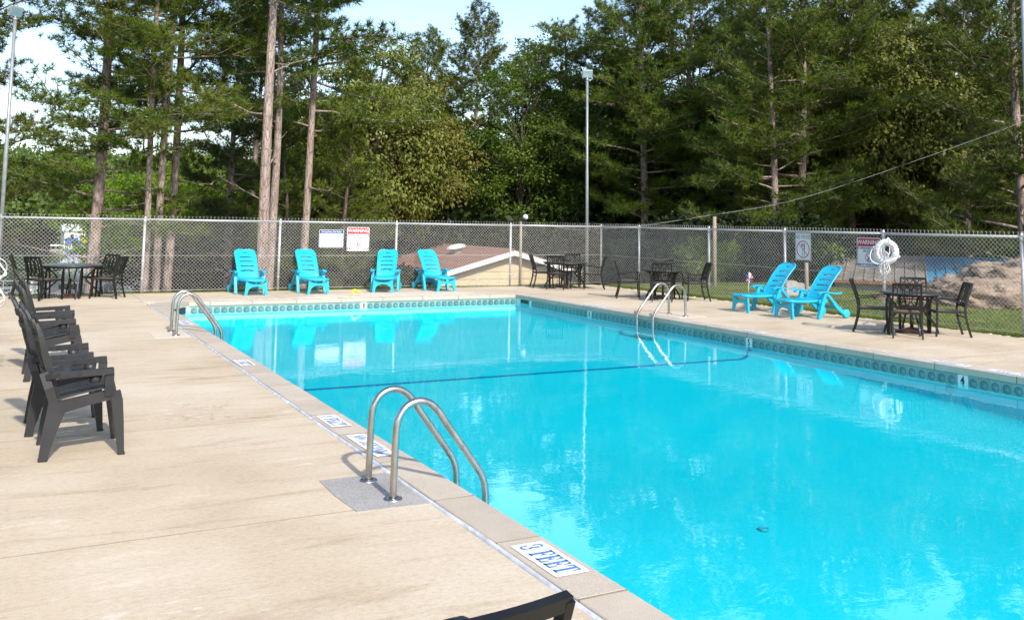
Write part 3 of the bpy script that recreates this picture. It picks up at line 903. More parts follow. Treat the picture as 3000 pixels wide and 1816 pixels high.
# ------------------------------------------------------------------ floodlight poles
def floodlight(x, y, ztop, label, lean, aim, r=.042):
    f = empty('floodlight_pole', (x, y, 0), 0, label, 'light pole', 'floodlight poles along the fences')
    top = Vector((lean[0], lean[1], ztop-.16))
    MB().tube([(0,0,-.05), top*.55, top*.56, top], [r*1.12, r*1.1, r*.92, r*.88], 12).build('pole', M['pole'], f)
    MB().tube([top, top+Vector((0,0,.05)), top+Vector((0,0,.06)), top+Vector((0,0,.10))], [r*1.1, r*1.1, .018, .018], 10).build('bracket', M['lamp_body'], f)
    q = Vector(aim).to_track_quat('-Y', 'Z').to_matrix().to_4x4()
    Mx = Matrix.Translation(top+Vector((0,0,.20))) @ q
    h = MB()
    h.box(-.16,.16,-.03,.03,-.125,.125,.012, Mx)
    h.box(-.12,.12,.03,.09,-.09,.09,.02, Mx)
    for k in range(5): h.box(-.10+k*.05-.006,-.10+k*.05+.006,.085,.11,-.08,.08,0,Mx)
    hd = h.build('lamp_head', M['lamp_body'], f)
    MB().box(-.135,.135,-.036,-.029,-.10,.10,.002,Mx).build('glass', M['lamp_glass'], hd)
    MB().box(-.20,-.158,-.02,.03,.0,.06,.004,Mx).build('junction_box', M['lamp_body'], f)
    return f
floodlight(-.25, 23.18, 6.22, 'tall grey floodlight pole at the far left fence corner', (.0, 0), (.55, -.70, -.45))
floodlight(14.96, 23.16, 6.20, 'tall pale floodlight pole at the middle fence corner beside the table', (-.06, 0), (-.35, -.86, -.38))
floodlight(15.45, 9.88, 7.2, 'floodlight pole cut off by the right edge of the picture', (0, 0), (-.9, -.2, -.4))

# ------------------------------------------------------------------ pool ladders
def catmull(P, n=6):
    P = [Vector(p) for p in P]; P = [P[0]*2-P[1]] + P + [P[-1]*2-P[-2]]; out = []
    for i in range(1, len(P)-2):
        for k in range(n):
            t = k/n; a, b, c, d = P[i-1], P[i], P[i+1], P[i+2]
            out.append(.5*((2*b)+(c-a)*t+(2*a-5*b+4*c-d)*t*t+(3*b-a-3*c+d)*t**3))
    out.append(P[-2]); return out
def ladder(x, ya, yb, s, label, reach=.67):
    f = empty('pool_ladder', (x, (ya+yb)/2, 0), 0, label, 'pool ladder', 'stainless pool ladders')
    k = reach/.67
    prof = [(0,-.03),(0.004,.25),(.012,.45),(.035,.53),(.085,.587),(.165,.612),(.245,.59),(.31,.53),(.37,.445),(.50,.275),(.60,.14),(.645,.065),(.665,-.01),(.67,-.12),(.67,-.35),(.67,-.62)]
    for yy in (ya, yb):
        dy = yy-(ya+yb)/2
        pts = catmull([(p[0]*k*s, dy, p[1]) for p in prof], 5)
        h = MB().tube(pts, .0235, 14).build('handrail', M['steel'], f)
        MB().lathe([(.024,.012),(.030,.018),(.056,.014),(.062,.006),(.062,.0)], 24, Matrix.Translation((0, dy, .001))).build('flange', M['steel'], h)
    for z in (-.34, -.58):
        MB().box(min(.63*k*s,.71*k*s), max(.63*k*s,.71*k*s), -abs(ya-yb)/2, abs(ya-yb)/2, z-.012, z+.012, .004).build('tread', M['marker'], f)
    return f
ladder(2.255, 6.23, 5.76, 1, 'stainless pool ladder in the foreground on the grey patch')
ladder(2.24, 15.30, 14.80, 1, 'stainless pool ladder at the far left corner of the pool')
ladder(11.715, 15.09, 14.57, -1, 'stainless pool ladder on the right side of the pool', .78)

# ------------------------------------------------------------------ yellow bent pipe in the far deck
f = empty('yellow_pipe_anchor', (6.99, 20.78, 0), 0, 'bent yellow pipe anchor standing on the far deck', 'pipe anchor')
MB().tube(catmull([(0,0,-.02),(.0,0,.08),(.02,0,.135),(.06,0,.15),(.15,.02,.115),(.23,.03,.075)], 5), .023, 12).build('pipe', M['yellow'], f)
MB().lathe([(.0,.012),(.055,.012),(.06,.0)], 16).build('base_plate', M['yellow'], f)

# ------------------------------------------------------------------ signs
def rrect(w, h, r, n=5):
    p = []
    for cx, cy, a0 in ((w/2-r,h/2-r,0),(-w/2+r,h/2-r,90),(-w/2+r,-h/2+r,180),(w/2-r,-h/2+r,270)):
        for k in range(n+1):
            a = math.radians(a0+90*k/n); p.append((cx+r*math.cos(a), cy+r*math.sin(a)))
    return p
FACE = Matrix.Rotation(math.pi/2, 4, 'X')       # local xy (z up) -> xz plane facing -Y
def layer(name, poly, depth, mat, parent, th=.0008):
    return MB().prism(poly, Matrix.Translation((0, -depth, 0)) @ FACE, th).build(name, mat, parent)
def ringpoly(mb, cx, cy, r0, r1, depth, n=28, sy=1.0):
    for k in range(n):
        a, b = 2*math.pi*k/n, 2*math.pi*(k+1)/n
        mb.poly([(cx+r*math.cos(q), -depth, cy+r*sy*math.sin(q)) for r, q in ((r0,a),(r1,a),(r1,b),(r0,b))])
    return mb
def strokes(mb, segs, w, depth):
    for (x0,y0,x1,y1) in segs:
        d = Vector((x1-x0, y1-y0)); n = Vector((-d.y, d.x)).normalized()*w/2
        mb.poly([(x0-n.x,-depth,y0-n.y),(x1-n.x,-depth,y1-n.y),(x1+n.x,-depth,y1+n.y),(x0+n.x,-depth,y0+n.y)])
    return mb
def words(name, s, x, z, size, mat, parent, bold=0, xs=1.0, depth=.0065, spacing=1.0):
    return link(name, text_mesh(name, s, size, mat, bold, xs, spacing=spacing), parent, (x, -depth, z), (math.pi/2, 0, 0))
def warning_sign(loc, rz, label, ink, red):
    s = empty('warning_sign', loc, rz, label, 'sign', 'pool warning signs'); w, h = .60, .61
    layer('plate', rrect(w, h, .035), 0, M['sign_white'], s, .003)
    b = MB()
    o = rrect(w-.03, h-.03, .028); i_ = rrect(w-.052, h-.052, .02)
    for k in range(len(o)):
        l = (k+1) % len(o); b.poly([(p[0], -.0038, p[1]) for p in (o[k], o[l], i_[l], i_[k])])
    b.build('border', red, s)
    hd = rrect(w-.034, .16, .02)
    layer('header', [(p[0], p[1]+h/2-.017-.0775) for p in hd], .0042, red, s)
    words('heading', 'WARNING', 0, h/2-.095, .122, M['sign_white'], s, .0018, .95, depth=.0062)
    words('lettering', 'NO LIFEGUARD ON DUTY', 0, h/2-.212, .062, ink, s, .0012, .80, spacing=1.08)
    words('lettering', 'NO DIVING', 0, h/2-.275, .062, ink, s, .0012, .80, spacing=1.08)
    words('lettering', 'SWIM AT YOUR OWN RISK', 0, -h/2+.062, .064, ink, s, .0014, .80, spacing=1.05)
    d = MB()                                       # diver over a springboard with water
    strokes(d, [(-.045,-.155,.045,-.155),(-.04,-.142,.0,-.142)], .009, .0046)
    strokes(d, [(.055,-.045,.02,-.095),(.02,-.095,-.005,-.118),(.0,-.13,-.03,-.10)], .014, .0046)
    ringpoly(d, -.012, -.128, 0, .011, .0046, 10)
    d.build('diver_symbol', ink, s)
    r = MB(); ringpoly(r, 0, -.095, .078, .091, .0054); strokes(r, [(-.058,-.037,.058,-.153)], .013, .0055)
    r.build('prohibition_ring', red, s)
    return s
warning_sign((7.84, FY-.052, 1.27), 0, 'red and white WARNING sign on the far fence beside the rules board', M['sign_ink'], M['sign_red'])
warning_sign((FX-.052, 13.22, 1.29), -math.pi/2, 'red and white WARNING sign on the right fence behind the life ring', M['sign_navy'], M['sign_shaded_red'])
s = empty('rules_sign', (7.13, FY-.052, 1.275), 0, 'small white rules board with blue heading on the far fence', 'sign'); w, h = .64, .45
layer('plate', rrect(w, h, .03), 0, M['sign_white'], s, .003)
b = MB(); o = rrect(w-.02, h-.02, .025); i_ = rrect(w-.045, h-.045, .018)
for k in range(len(o)):
    l = (k+1) % len(o); b.poly([(p[0], -.0038, p[1]) for p in (o[k], o[l], i_[l], i_[k])])
b.build('border', M['sign_navy'], s)
layer('header', [(p[0], p[1]+h/2-.052) for p in rrect(w-.024, .082, .015)], .0042, M['sign_navy'], s)
words('heading', 'Diving/Deep End Rules', 0, h/2-.052, .064, M['sign_white'], s, .0008, .88, depth=.0062)
b = MB()
for k, ln in enumerate((.52,.30,.46,.22,.50,.36,.48,.28,.42,.44,.2)):
    strokes(b, [(-.28,.09-k*.025,-.28+ln,.09-k*.025)], .006, .0042)
b.build('fine_print', M['sign_grey_ink'], s)
s = empty('no_food_sign', (FX-.052, 15.0, 1.36), -math.pi/2, 'tall NO FOOD sign with crossed out fork and knife on right fence', 'sign'); w, h = .455, .60
layer('plate', rrect(w, h, .02), 0, M['sign_white'], s, .003)
b = MB(); o = rrect(w-.022, h-.022, .016); i_ = rrect(w-.038, h-.038, .012)
for k in range(len(o)):
    l = (k+1) % len(o); b.poly([(p[0], -.0038, p[1]) for p in (o[k], o[l], i_[l], i_[k])])
b.build('border', M['sign_ink'], s)
words('heading', 'NO FOOD', 0, h/2-.095, .115, M['sign_ink'], s, .001, .72, spacing=1.15)
b = MB(); c0 = -.06
strokes(b, [(-.025,c0-.15,-.025,c0+.05),(-.025,c0+.05,-.025,c0+.07),(-.043,c0+.07,-.043,c0+.13),(-.025,c0+.07,-.025,c0+.13),(-.007,c0+.07,-.007,c0+.13),(-.046,c0+.075,-.004,c0+.075)], .011, .0044)
strokes(b, [(.035,c0-.15,.035,c0+.0)], .013, .0044); strokes(b, [(.037,c0-.01,.037,c0+.135)], .026, .0044)
b.build('cutlery_symbol', M['sign_ink'], s)
r = MB(); ringpoly(r, 0, c0, .170, .190, .0052); strokes(r, [(-.128,c0+.122,.128,c0-.122)], .015, .0053)
r.build('prohibition_ring', M['sign_shaded_red'], s)

# ------------------------------------------------------------------ life rings
def life_ring(loc, rz, label, seed, text=True, tilt=0.0):
    f = empty('life_ring', loc, rz, label, 'life ring', 'white life rings on the fences'); r = random.Random(seed)
    Rm, rm = .185, .066
    t = MB(); n, k_ = 40, 14; V = []; F = []
    for i in range(n):
        a = 2*math.pi*i/n
        for k in range(k_):
            b = 2*math.pi*k/k_; q = Rm+rm*math.cos(b)
            V.append((q*math.cos(a), -.075+rm*.85*math.sin(b), q*math.sin(a)))
    for i in range(n):
        for k in range(k_):
            F.append((i*k_+k, i*k_+(k+1) % k_, ((i+1) % n)*k_+(k+1) % k_, ((i+1) % n)*k_+k))
    t.add(V, F, True); ring = t.build('ring', M['ring_white'], f)
    for a0 in (90, 170, 255, 350):
        a = math.radians(a0); t = MB(); V = []; F = []
        for i in range(4):
            aa = a+(i-1.5)*.075
            for k in range(k_):
                b = 2*math.pi*k/k_; q = Rm+(rm+.006)*math.cos(b)
                V.append((q*math.cos(aa), -.075+(rm*.85+.006)*math.sin(b), q*math.sin(aa)))
        for i in range(3):
            for k in range(k_): F.append((i*k_+k, i*k_+(k+1) % k_, (i+1)*k_+(k+1) % k_, (i+1)*k_+k))
        t.add(V, F, True)
        c = Vector(((Rm+rm+.02)*math.cos(a), -.075, (Rm+rm+.02)*math.sin(a)))
        t.tube([c-Vector((math.cos(a),0,math.sin(a)))*.03, c, c+Vector((math.cos(a),0,math.sin(a)))*.012], [.018,.024,.016], 8)
        t.build('rope_clamp', M['ring_white'], ring)
    angs = [90,170,255,350,450]
    for a, b in zip(angs[:-1], angs[1:]):
        P = []
        for k in range(7):
            s = k/6; an = math.radians(a+(b-a)*s); sag = math.sin(math.pi*s); sgn = -1 if a in (90, 255) else 1
            rr = Rm + (rm+.02)*(1-sag) + (.10*sag if sgn > 0 else -.02*sag)
            P.append((rr*math.cos(an), -.15-.05*sag+.075*(1-sag), rr*math.sin(an)-.035*sag))
        MB().tube(catmull(P, 4), .008, 6).build('grab_rope', M['rope'], f)
    P = []
    for k in range(110):                           # coil of throwing rope hanging through the ring
        a = k*.62; w = .035+.05*abs(math.sin(k*.37)); c = .18*math.sin(k*.155)
        P.append((w*math.cos(a)+.03*math.sin(k*.9)+.012, -.10-.03*math.sin(a*1.3), -.17+c+.13*math.sin(a)-.04*math.cos(k*.3)))
    MB().tube(catmull(P, 2), .0065, 5, cap=False).build('rope_coil', M['rope'], f)
    MB().tube(catmull([(.01,-.13,.02),(.03,-.14,-.12),(-.03,-.13,-.22),(-.09,-.12,-.33),(-.02,-.1,-.40),(.03,-.12,-.30),(.09,-.11,-.40),(.11,-.1,-.28),(.05,-.12,-.22)], 4), .0075, 6).build('rope_tail', M['rope'], f)
    if text:
        for word, a0, da in (('LAKE', 62, -15), ('ROYALE', 175, 14)):
            for i, ch in enumerate(word):
                a = math.radians(a0+i*da); me = text_mesh('letter', ch, .062, M['ring_red'], .001)
                o = link('letter', me, ring, (Rm*math.cos(a), -.075-rm*.85-.004, Rm*math.sin(a)))
                spin = a-math.pi/2 if da < 0 else a+math.pi/2
                o.rotation_euler = (Matrix.Rotation(-spin, 3, 'Y') @ Matrix.Rotation(math.pi/2, 3, 'X')).to_euler()
    f.rotation_euler = (Matrix.Rotation(rz, 3, 'Z') @ Matrix.Rotation(tilt, 3, 'Y')).to_euler()
    return f
life_ring((FX-.06, 12.74, 1.33), -math.pi/2+.25, 'white life ring with tangled rope hanging on the right fence post', 1, tilt=.15)
life_ring((-.245, 11.75, 1.03), math.pi/2, 'white life ring cut off by the left edge of the picture', 2, text=False)
# ------------------------------------------------------------------ black metal dining chairs and tables
def dining_chair():
    t = empty('dining_chair')
    def stile(x):
        return MB().sweep(catmull([(x,-.105,0),(x,-.045,.22),(x*.99,-.02,.40),(x*.98,-.03,.52),(x*.96,-.085,.72),(x*.95,-.145,.885)], 4), .026, .034, (1,0,0))
    for x in (-.225, .225): stile(x).build('leg', M['iron'], t)
    for x in (-.238, .238):
        MB().sweep(catmull([(x*1.02,.455,0),(x,.44,.2),(x,.432,.42),(x*1.02,.44,.60)], 3), .026, .030, (1,0,0)).build('leg', M['iron'], t)
        MB().sweep(catmull([(x*1.03,.475,.605),(x*1.05,.40,.628),(x*1.05,.22,.612),(x*1.0,.04,.585),(x*.95,-.055,.60)], 4), .036, .016, (1,0,0)).build('armrest', M['iron'], t)
    # seat
    P = []; n, m = 9, 9
    for i in range(n):
        P.append([(-.215+.43*i/(n-1), -.02+.46*j/(m-1), .418-.016*math.sin(math.pi*i/(n-1))*math.sin(math.pi*j/(m-1))+(.006 if j == m-1 else 0)) for j in range(m)])
    MB().thick_grid(P, np.ones((n, m), bool), .012).build('seat', M['wicker'], t)
    g = MB()
    for x in (-.222, .222): g.bar((x,-.025,.408), (x,.455,.408), .024, .030)
    g.bar((-.222,-.025,.408), (.222,-.025,.408), .024, .030); g.bar((-.234,.45,.404), (.234,.45,.404), .024, .034)
    g.build('seat_frame', M['iron'], t)
    MB().bar((-.22,-.035,.325), (.22,-.035,.325), .018, .022).build('stretcher', M['iron'], t)
    # back: frame and interlocking hexagon lattice, lying in the tilted plane of the stiles
    def bp(x, z):
        y = float(np.interp(z, [.40,.52,.72,.885], [-.02,-.03,-.085,-.145])); return (x, y-.018*(1-(x/.22)**2), z)
    r = MB()
    r.sweep([bp(x, .878) for x in np.linspace(-.218,.218,9)], .040, .026, (0,-.3,.95))
    r.build('top_rail', M['iron'], t)
    r = MB(); r.sweep([bp(x, .505) for x in np.linspace(-.216,.216,9)], .030, .022, (0,-.1,1)); r.build('lower_rail', M['iron'], t)
    lat = MB(); xs = [-.168,-.056,.056,.168]
    def seg(a, b): lat.bar(bp(*a), bp(*b), .012, .020, (0,1,0.2))
    sp = .112
    for i in range(3):                               # elongated hexagons that overlap by half
        c = (xs[i]+xs[i+1])/2
        l, rr = c-sp*.5, c+sp*.5
        if i == 1: pass
    for c, wd in ((-.112,.075),(0,.075),(.112,.075),(-.056,.075),(.056,.075)):
        zt, zb, z1, z0 = .862, .522, .80, .585
        k = .028
        if c in (-.112, 0, .112):
            seg((c-wd/2, z0), (c-wd/2, z1)); seg((c+wd/2, z0), (c+wd/2, z1))
            seg((c-wd/2, z1), (c-.01, zt)); seg((c+wd/2, z1), (c+.01, zt))
            seg((c-wd/2, z0), (c-.01, zb)); seg((c+wd/2, z0), (c+.01, zb))
        else:
            seg((c-.056, zt-.012), (c, z1-.02)); seg((c+.056, zt-.012), (c, z1-.02))
            seg((c-.056, zb+.012), (c, z0+.02)); seg((c+.056, zb+.012), (c, z0+.02))
    seg((-.21,.83),(-.149,.80)); seg((.21,.83),(.149,.80)); seg((-.21,.555),(-.149,.585)); seg((.21,.555),(.149,.585))
    lat.build('back_lattice', M['iron'], t)
    return t

def round_table(rad):
    t = empty('round_table'); H = .70
    MB().lathe([(0,H-.022),(rad-.03,H-.022),(rad-.005,H-.03),(rad,H-.012),(rad-.004,H),(rad-.02,H+.003),(0,H+.003)], 44).build('table_top', M['table_top'], t)
    MB().lathe([(rad-.07,H-.055),(rad-.05,H-.055),(rad-.05,H-.023),(rad-.07,H-.023)], 32).build('apron', M['iron'], t)
    k = rad/.48
    for i in range(4):
        a = math.pi/4+i*math.pi/2+.2
        for da in (-.10, .10):
            d = Vector((math.cos(a+da), math.sin(a+da), 0)); s = Vector((-d.y, d.x, 0))
            pr = [(.44,0),(.41,.12),(.30,.27),(.225,.37),(.24,.46),(.33,.58),(.40,.672)]
            if da > 0: pr = [(.34,0),(.345,.30),(.36,.55),(.40,.672)]
            MB().sweep(catmull([d*(q[0]*k)+Vector((0,0,q[1])) for q in pr], 4), .022, .034, s).build('leg', M['iron'], t)
    return t

def umbrella_base():
    t = empty('umbrella_base')
    MB().box(-.22,.22,-.22,.22,0,.035,.008).build('weight', M['bronze'], t)
    g = MB(); g.add([(-.20,-.20,.036),(.20,-.20,.036),(.20,.20,.036),(-.20,.20,.036),(-.07,-.07,.085),(.07,-.07,.085),(.07,.07,.085),(-.07,.07,.085)], [(4,5,6,7),(0,1,5,4),(1,2,6,5),(2,3,7,6),(3,0,4,7)])
    g.build('cover', M['bronze'], t)
    MB().tube([(0,0,.08),(0,0,.40)], .030, 12).build('socket', M['bronze'], t)
    MB().tube([(.028,0,.36),(.06,0,.36),(.065,0,.36)], [.009,.009,.02], 8).build('knob', M['bronze'], t)
    return t
CH0 = dining_chair(); TBS = round_table(.49); TBL = round_table(.62); UB = umbrella_base()
used = set()
def place(proto, loc, rz, label, cat, group):
    o = proto if id(proto) not in used else copy_tree(proto)
    used.add(id(proto))
    o.location = loc; o.rotation_euler = (0, 0, rz); tag(o, label, cat, group); return o
def chair_at(x, y, fx, fy, label, group):
    return place(CH0, (x, y, .001), math.atan2(fy, fx)-math.pi/2, label, 'chair', group)
g = 'black metal dining chairs'; gt = 'round black patio tables'; gu = 'square umbrella bases'
# set by the right fence
place(TBS, (13.74, 10.98, .001), .1, 'round black table beside the life ring on the right deck', 'table', gt)
place(UB, (13.86, 11.06, .001), .35, 'bronze square umbrella base under the table beside the life ring', 'umbrella base', gu)
chair_at(12.99+.08, 10.45+.07, .72, .69, 'black lattice back chair turned away from viewer at the life ring table', g)
chair_at(13.12+.06, 11.66-.08, .62, -.78, 'black armchair at left of the life ring table facing right', g)
chair_at(14.27, 10.42, -.80, .60, 'black armchair in front of the lawn at right of the life ring table', g)
chair_at(14.62, 11.62, -.78, -.62, 'black chair behind the life ring table facing the pool', g)
# set by the ladder on the right
place(TBS, (13.86, 18.08, .001), .5, 'round black table behind the right hand pool ladder', 'table', gt)
place(UB, (13.95, 18.2, .001), .2, 'bronze square umbrella base behind the right hand pool ladder', 'umbrella base', gu)
chair_at(13.06, 18.72, .85, -.52, 'black armchair at left of the table behind the right ladder', g)
chair_at(13.34, 17.45, .57, .82, 'black lattice chair with its back to the pool behind the right ladder', g)
chair_at(14.58, 17.46, -.92, .38, 'black armchair at right of the table nearest the pair of loungers', g)
chair_at(14.5, 18.85, -.62, -.78, 'black chair on the far side of the table behind the right ladder', g)
# set in the fence corner
place(TBL, (13.5, 22.0, .001), .3, 'large round black table in the fence corner by the pale roof gable', 'table', gt)
place(UB, (13.58, 22.05, .001), .1, 'bronze square umbrella base under the fence corner table', 'umbrella base', gu)
chair_at(12.72, 22.3, .93, -.3, 'black armchair seen side on against the beige gable wall', g)
chair_at(12.87, 21.45, .64, .77, 'black lattice chair with its back turned at the fence corner table', g)
chair_at(14.2, 21.3, -.85, .5, 'black armchair at right of the fence corner table', g)
chair_at(14.1, 22.62, -.6, -.75, 'black chair between the corner table and the floodlight pole', g)
# set at the far left
place(TBL, (1.16, 22.12, .001), .8, 'large round black table at the far left in front of the lake', 'table', gt)
place(UB, (1.13, 22.15, .001), .0, 'bronze square umbrella base under the far left table', 'umbrella base', gu)
chair_at(.47, 21.62, .75, .6, 'black chair nearest viewer at left of the far left table', g)
chair_at(.12, 22.3, .97, -.1, 'black chair hardest against the left fence at the far left table', g)
chair_at(2.02, 21.75, -.88, .45, 'black chair at right of the far left table before the pine trunk', g)
chair_at(1.88, 22.60, -.8, -.55, 'black chair at the back right of the far left table by the fence', g)
# the cropped chair in the foreground
chair_at(1.02, 2.125, -.1, 1, 'black metal chair back poking in at the bottom edge', g)

# ------------------------------------------------------------------ turquoise folding loungers
def lounger():
    """local +X is the foot end; origin on the floor between the two side legs"""
    t = empty('sun_lounger'); pl = M['lounger']
    # back panel with slots
    nt_, mv = 61, 25; P = []; mask = np.ones((nt_-1, mv-1), bool)
    Lb = .83
    def hw(s):
        w = .245-.012*(1-s)
        if s > .80:
            q = (s-.80)/.20; w = w-.115+.115*math.sqrt(max(0, 1-q**2.4))
        return w
    svals = np.linspace(0, 1, nt_); vv = np.linspace(-1, 1, mv)
    for s in svals:
        row = []
        for v in vv:
            w = hw(s); y = v*w
            s2 = s - .018*(1-abs(v)**2)*0 
            bulge = .022*(1-v*v)-.035*math.sin(math.pi*s)
            x = -.20-.53*s - bulge*.76 ; z = .375+.63*s - bulge*.64
            row.append((x, y, z+ (.0)))
        P.append(row)
    slots = [(.20,.78),(.36,.78),(.52,.78),(.68,.74)]
    for i in range(nt_-1):
        for j in range(mv-1):
            vc = (vv[j]+vv[j+1])/2; sc = (svals[i]+svals[i+1])/2
            for s0, half in slots:
                arch = s0+.030*(1-(vc/half)**2)
                if abs(vc) < half*.84 and abs(sc-arch) < .0175: mask[i, j] = False
            if abs(vc) < .24 and abs(sc-.885) < .017: mask[i, j] = False
    bk = MB().thick_grid(P, mask, .022).build('backrest', pl, t)
    rim = []
    for s in np.linspace(0, 1, 20): rim.append(P[int(round(s*(nt_-1)))][0])
    for j in range(1, mv-1, 2): rim.append(P[-1][j])
    for s in np.linspace(1, 0, 20): rim.append(P[int(round(s*(nt_-1)))][-1])
    MB().tube(rim, .017, 7).build('back_rim', pl, bk)
    # seat with slots
    nt_, mv = 41, 17; P = []; mask = np.ones((nt_-1, mv-1), bool); sv = np.linspace(0, 1, nt_); vv = np.linspace(-1, 1, mv)
    for s in sv:
        w = .255 if s < .78 else .255-.10+.10*math.sqrt(max(0, 1-((s-.78)/.22)**2.2))
        P.append([(-.22+.90*s, v*w, .362-.022*math.sin(math.pi*s*.9)+.012*v*v-.03*max(0, s-.9)*5*0) for v in vv])
    for i in range(nt_-1):
        for j in range(mv-1):
            vc = (vv[j]+vv[j+1])/2; sc = (sv[i]+sv[i+1])/2
            if .3 < sc < .86 and abs((sc*7) % 1-.5) < .10 and abs(vc) < .72: mask[i, j] = False
    st = MB().thick_grid(P, mask, .020).build('seat', pl, t)
    rim = [Vector(P[int(round(s*(nt_-1)))][0])-Vector((0,0,.018)) for s in np.linspace(0,1,16)] + [Vector(P[-1][j])-Vector((0,0,.018)) for j in range(1,mv-1,2)] + [Vector(P[int(round(s*(nt_-1)))][-1])-Vector((0,0,.018)) for s in np.linspace(1,0,16)]
    MB().tube(rim, .01, 8, flat=(.016,.028)).build('seat_rim', pl, st)
    # front leg frame: two feet joined by an arch
    poly = [(-.265,0),(-.205,0),(-.196,.08),(-.165,.15),(-.10,.195),(0,.21),(.10,.195),(.165,.15),(.196,.08),(.205,0),(.265,0),(.245,.17),(.235,.335),(.20,.335),(.15,.285),(.06,.258),(0,.255),(-.06,.258),(-.15,.285),(-.20,.335),(-.235,.335),(-.245,.17)]
    Mx = Matrix(((0,0,1,.575),(1,0,0,0),(0,1,0,0),(0,0,0,1)))
    q = MB(); n = len(poly)
    q.prism(poly[0:6]+poly[16:], Mx, .045); q.prism(poly[5:17], Mx, .045)
    q.build('front_leg_frame', pl, t)
    for sgn in (-1, 1):
        y = .325*sgn
        MB().sweep(catmull([(.01,y,0),(-.05,y,.2),(-.12,y*.995,.40),(-.155,y,.49)], 4), [.060]*13, [.085,.085,.08,.08,.078,.078,.075,.07,.068,.066,.066,.066,.066], (0,1,0)).build('side_leg', pl, t)
        MB().sweep(catmull([(.03,y,.482),(-.02,y,.510),(-.12,y,.522),(-.25,y,.508),(-.40,y,.490),(-.52,y*.97,.492),(-.58,y*.95,.50)], 4), .085, .026, (0,1,0)).build('armrest', pl, t)
        MB().sweep(catmull([(-.16,y,.49),(-.24,y,.44),(-.36,y,.32),(-.50,y,.18),(-.66,y,.10),(-.70,y,.085)], 4), .052, [.05]*9+[.07]*6+[.11]*6, (0,1,0)).build('rear_strut', pl, t)
        Mw = Matrix.Translation((-.69, y+.0*sgn, .086)) @ Matrix.Rotation(math.pi/2, 4, 'X')
        wh = MB().lathe([(0,-.042),(.06,-.042),(.078,-.036),(.085,-.02),(.085,.02),(.078,.036),(.06,.042),(0,.042)], 26, Mw).build('wheel', pl, t)
        MB().lathe([(0,-.047),(.012,-.047),(.016,-.042),(.016,.042),(.012,.047),(0,.047)], 12, Mw).build('hub_cap', pl, wh)
        MB().bar((-.02,y*.86,.335), (-.24,y*.86,.345), .05, .07).build('hinge_block', pl, t)
    MB().bar((-.55,-.33,.20), (-.55,.33,.20), .035, .05).build('rear_crossbar', pl, t)
    MB().bar((-.10,-.33,.30), (-.10,.33,.30), .04, .05).build('seat_crossbar', pl, t)
    return t
LG = lounger()
def lounger_at(x, y, fx, fy, label):
    return place(LG, (x, y, .001), math.atan2(fy, fx), label, 'sun lounger', 'turquoise plastic sun loungers')
lounger_at(4.95, 22.16, .02, -1, 'turquoise sun lounger farthest left, in front of the big pine trunk')
lounger_at(6.42, 22.18, .0, -1, 'turquoise sun lounger second from left, below the rules board')
lounger_at(8.30, 22.16, -.42, -.91, 'turquoise sun lounger angled to face the viewer, right of the WARNING sign')
lounger_at(9.68, 22.12, .03, -1, 'turquoise sun lounger farthest right on the far deck, before the brown roof')
lounger_at(14.06, 14.90, -1, .05, 'turquoise sun lounger of the right pair, below the NO FOOD sign')
lounger_at(14.04, 13.64, -1, .05, 'nearer turquoise sun lounger of the right pair, beside the life ring table')

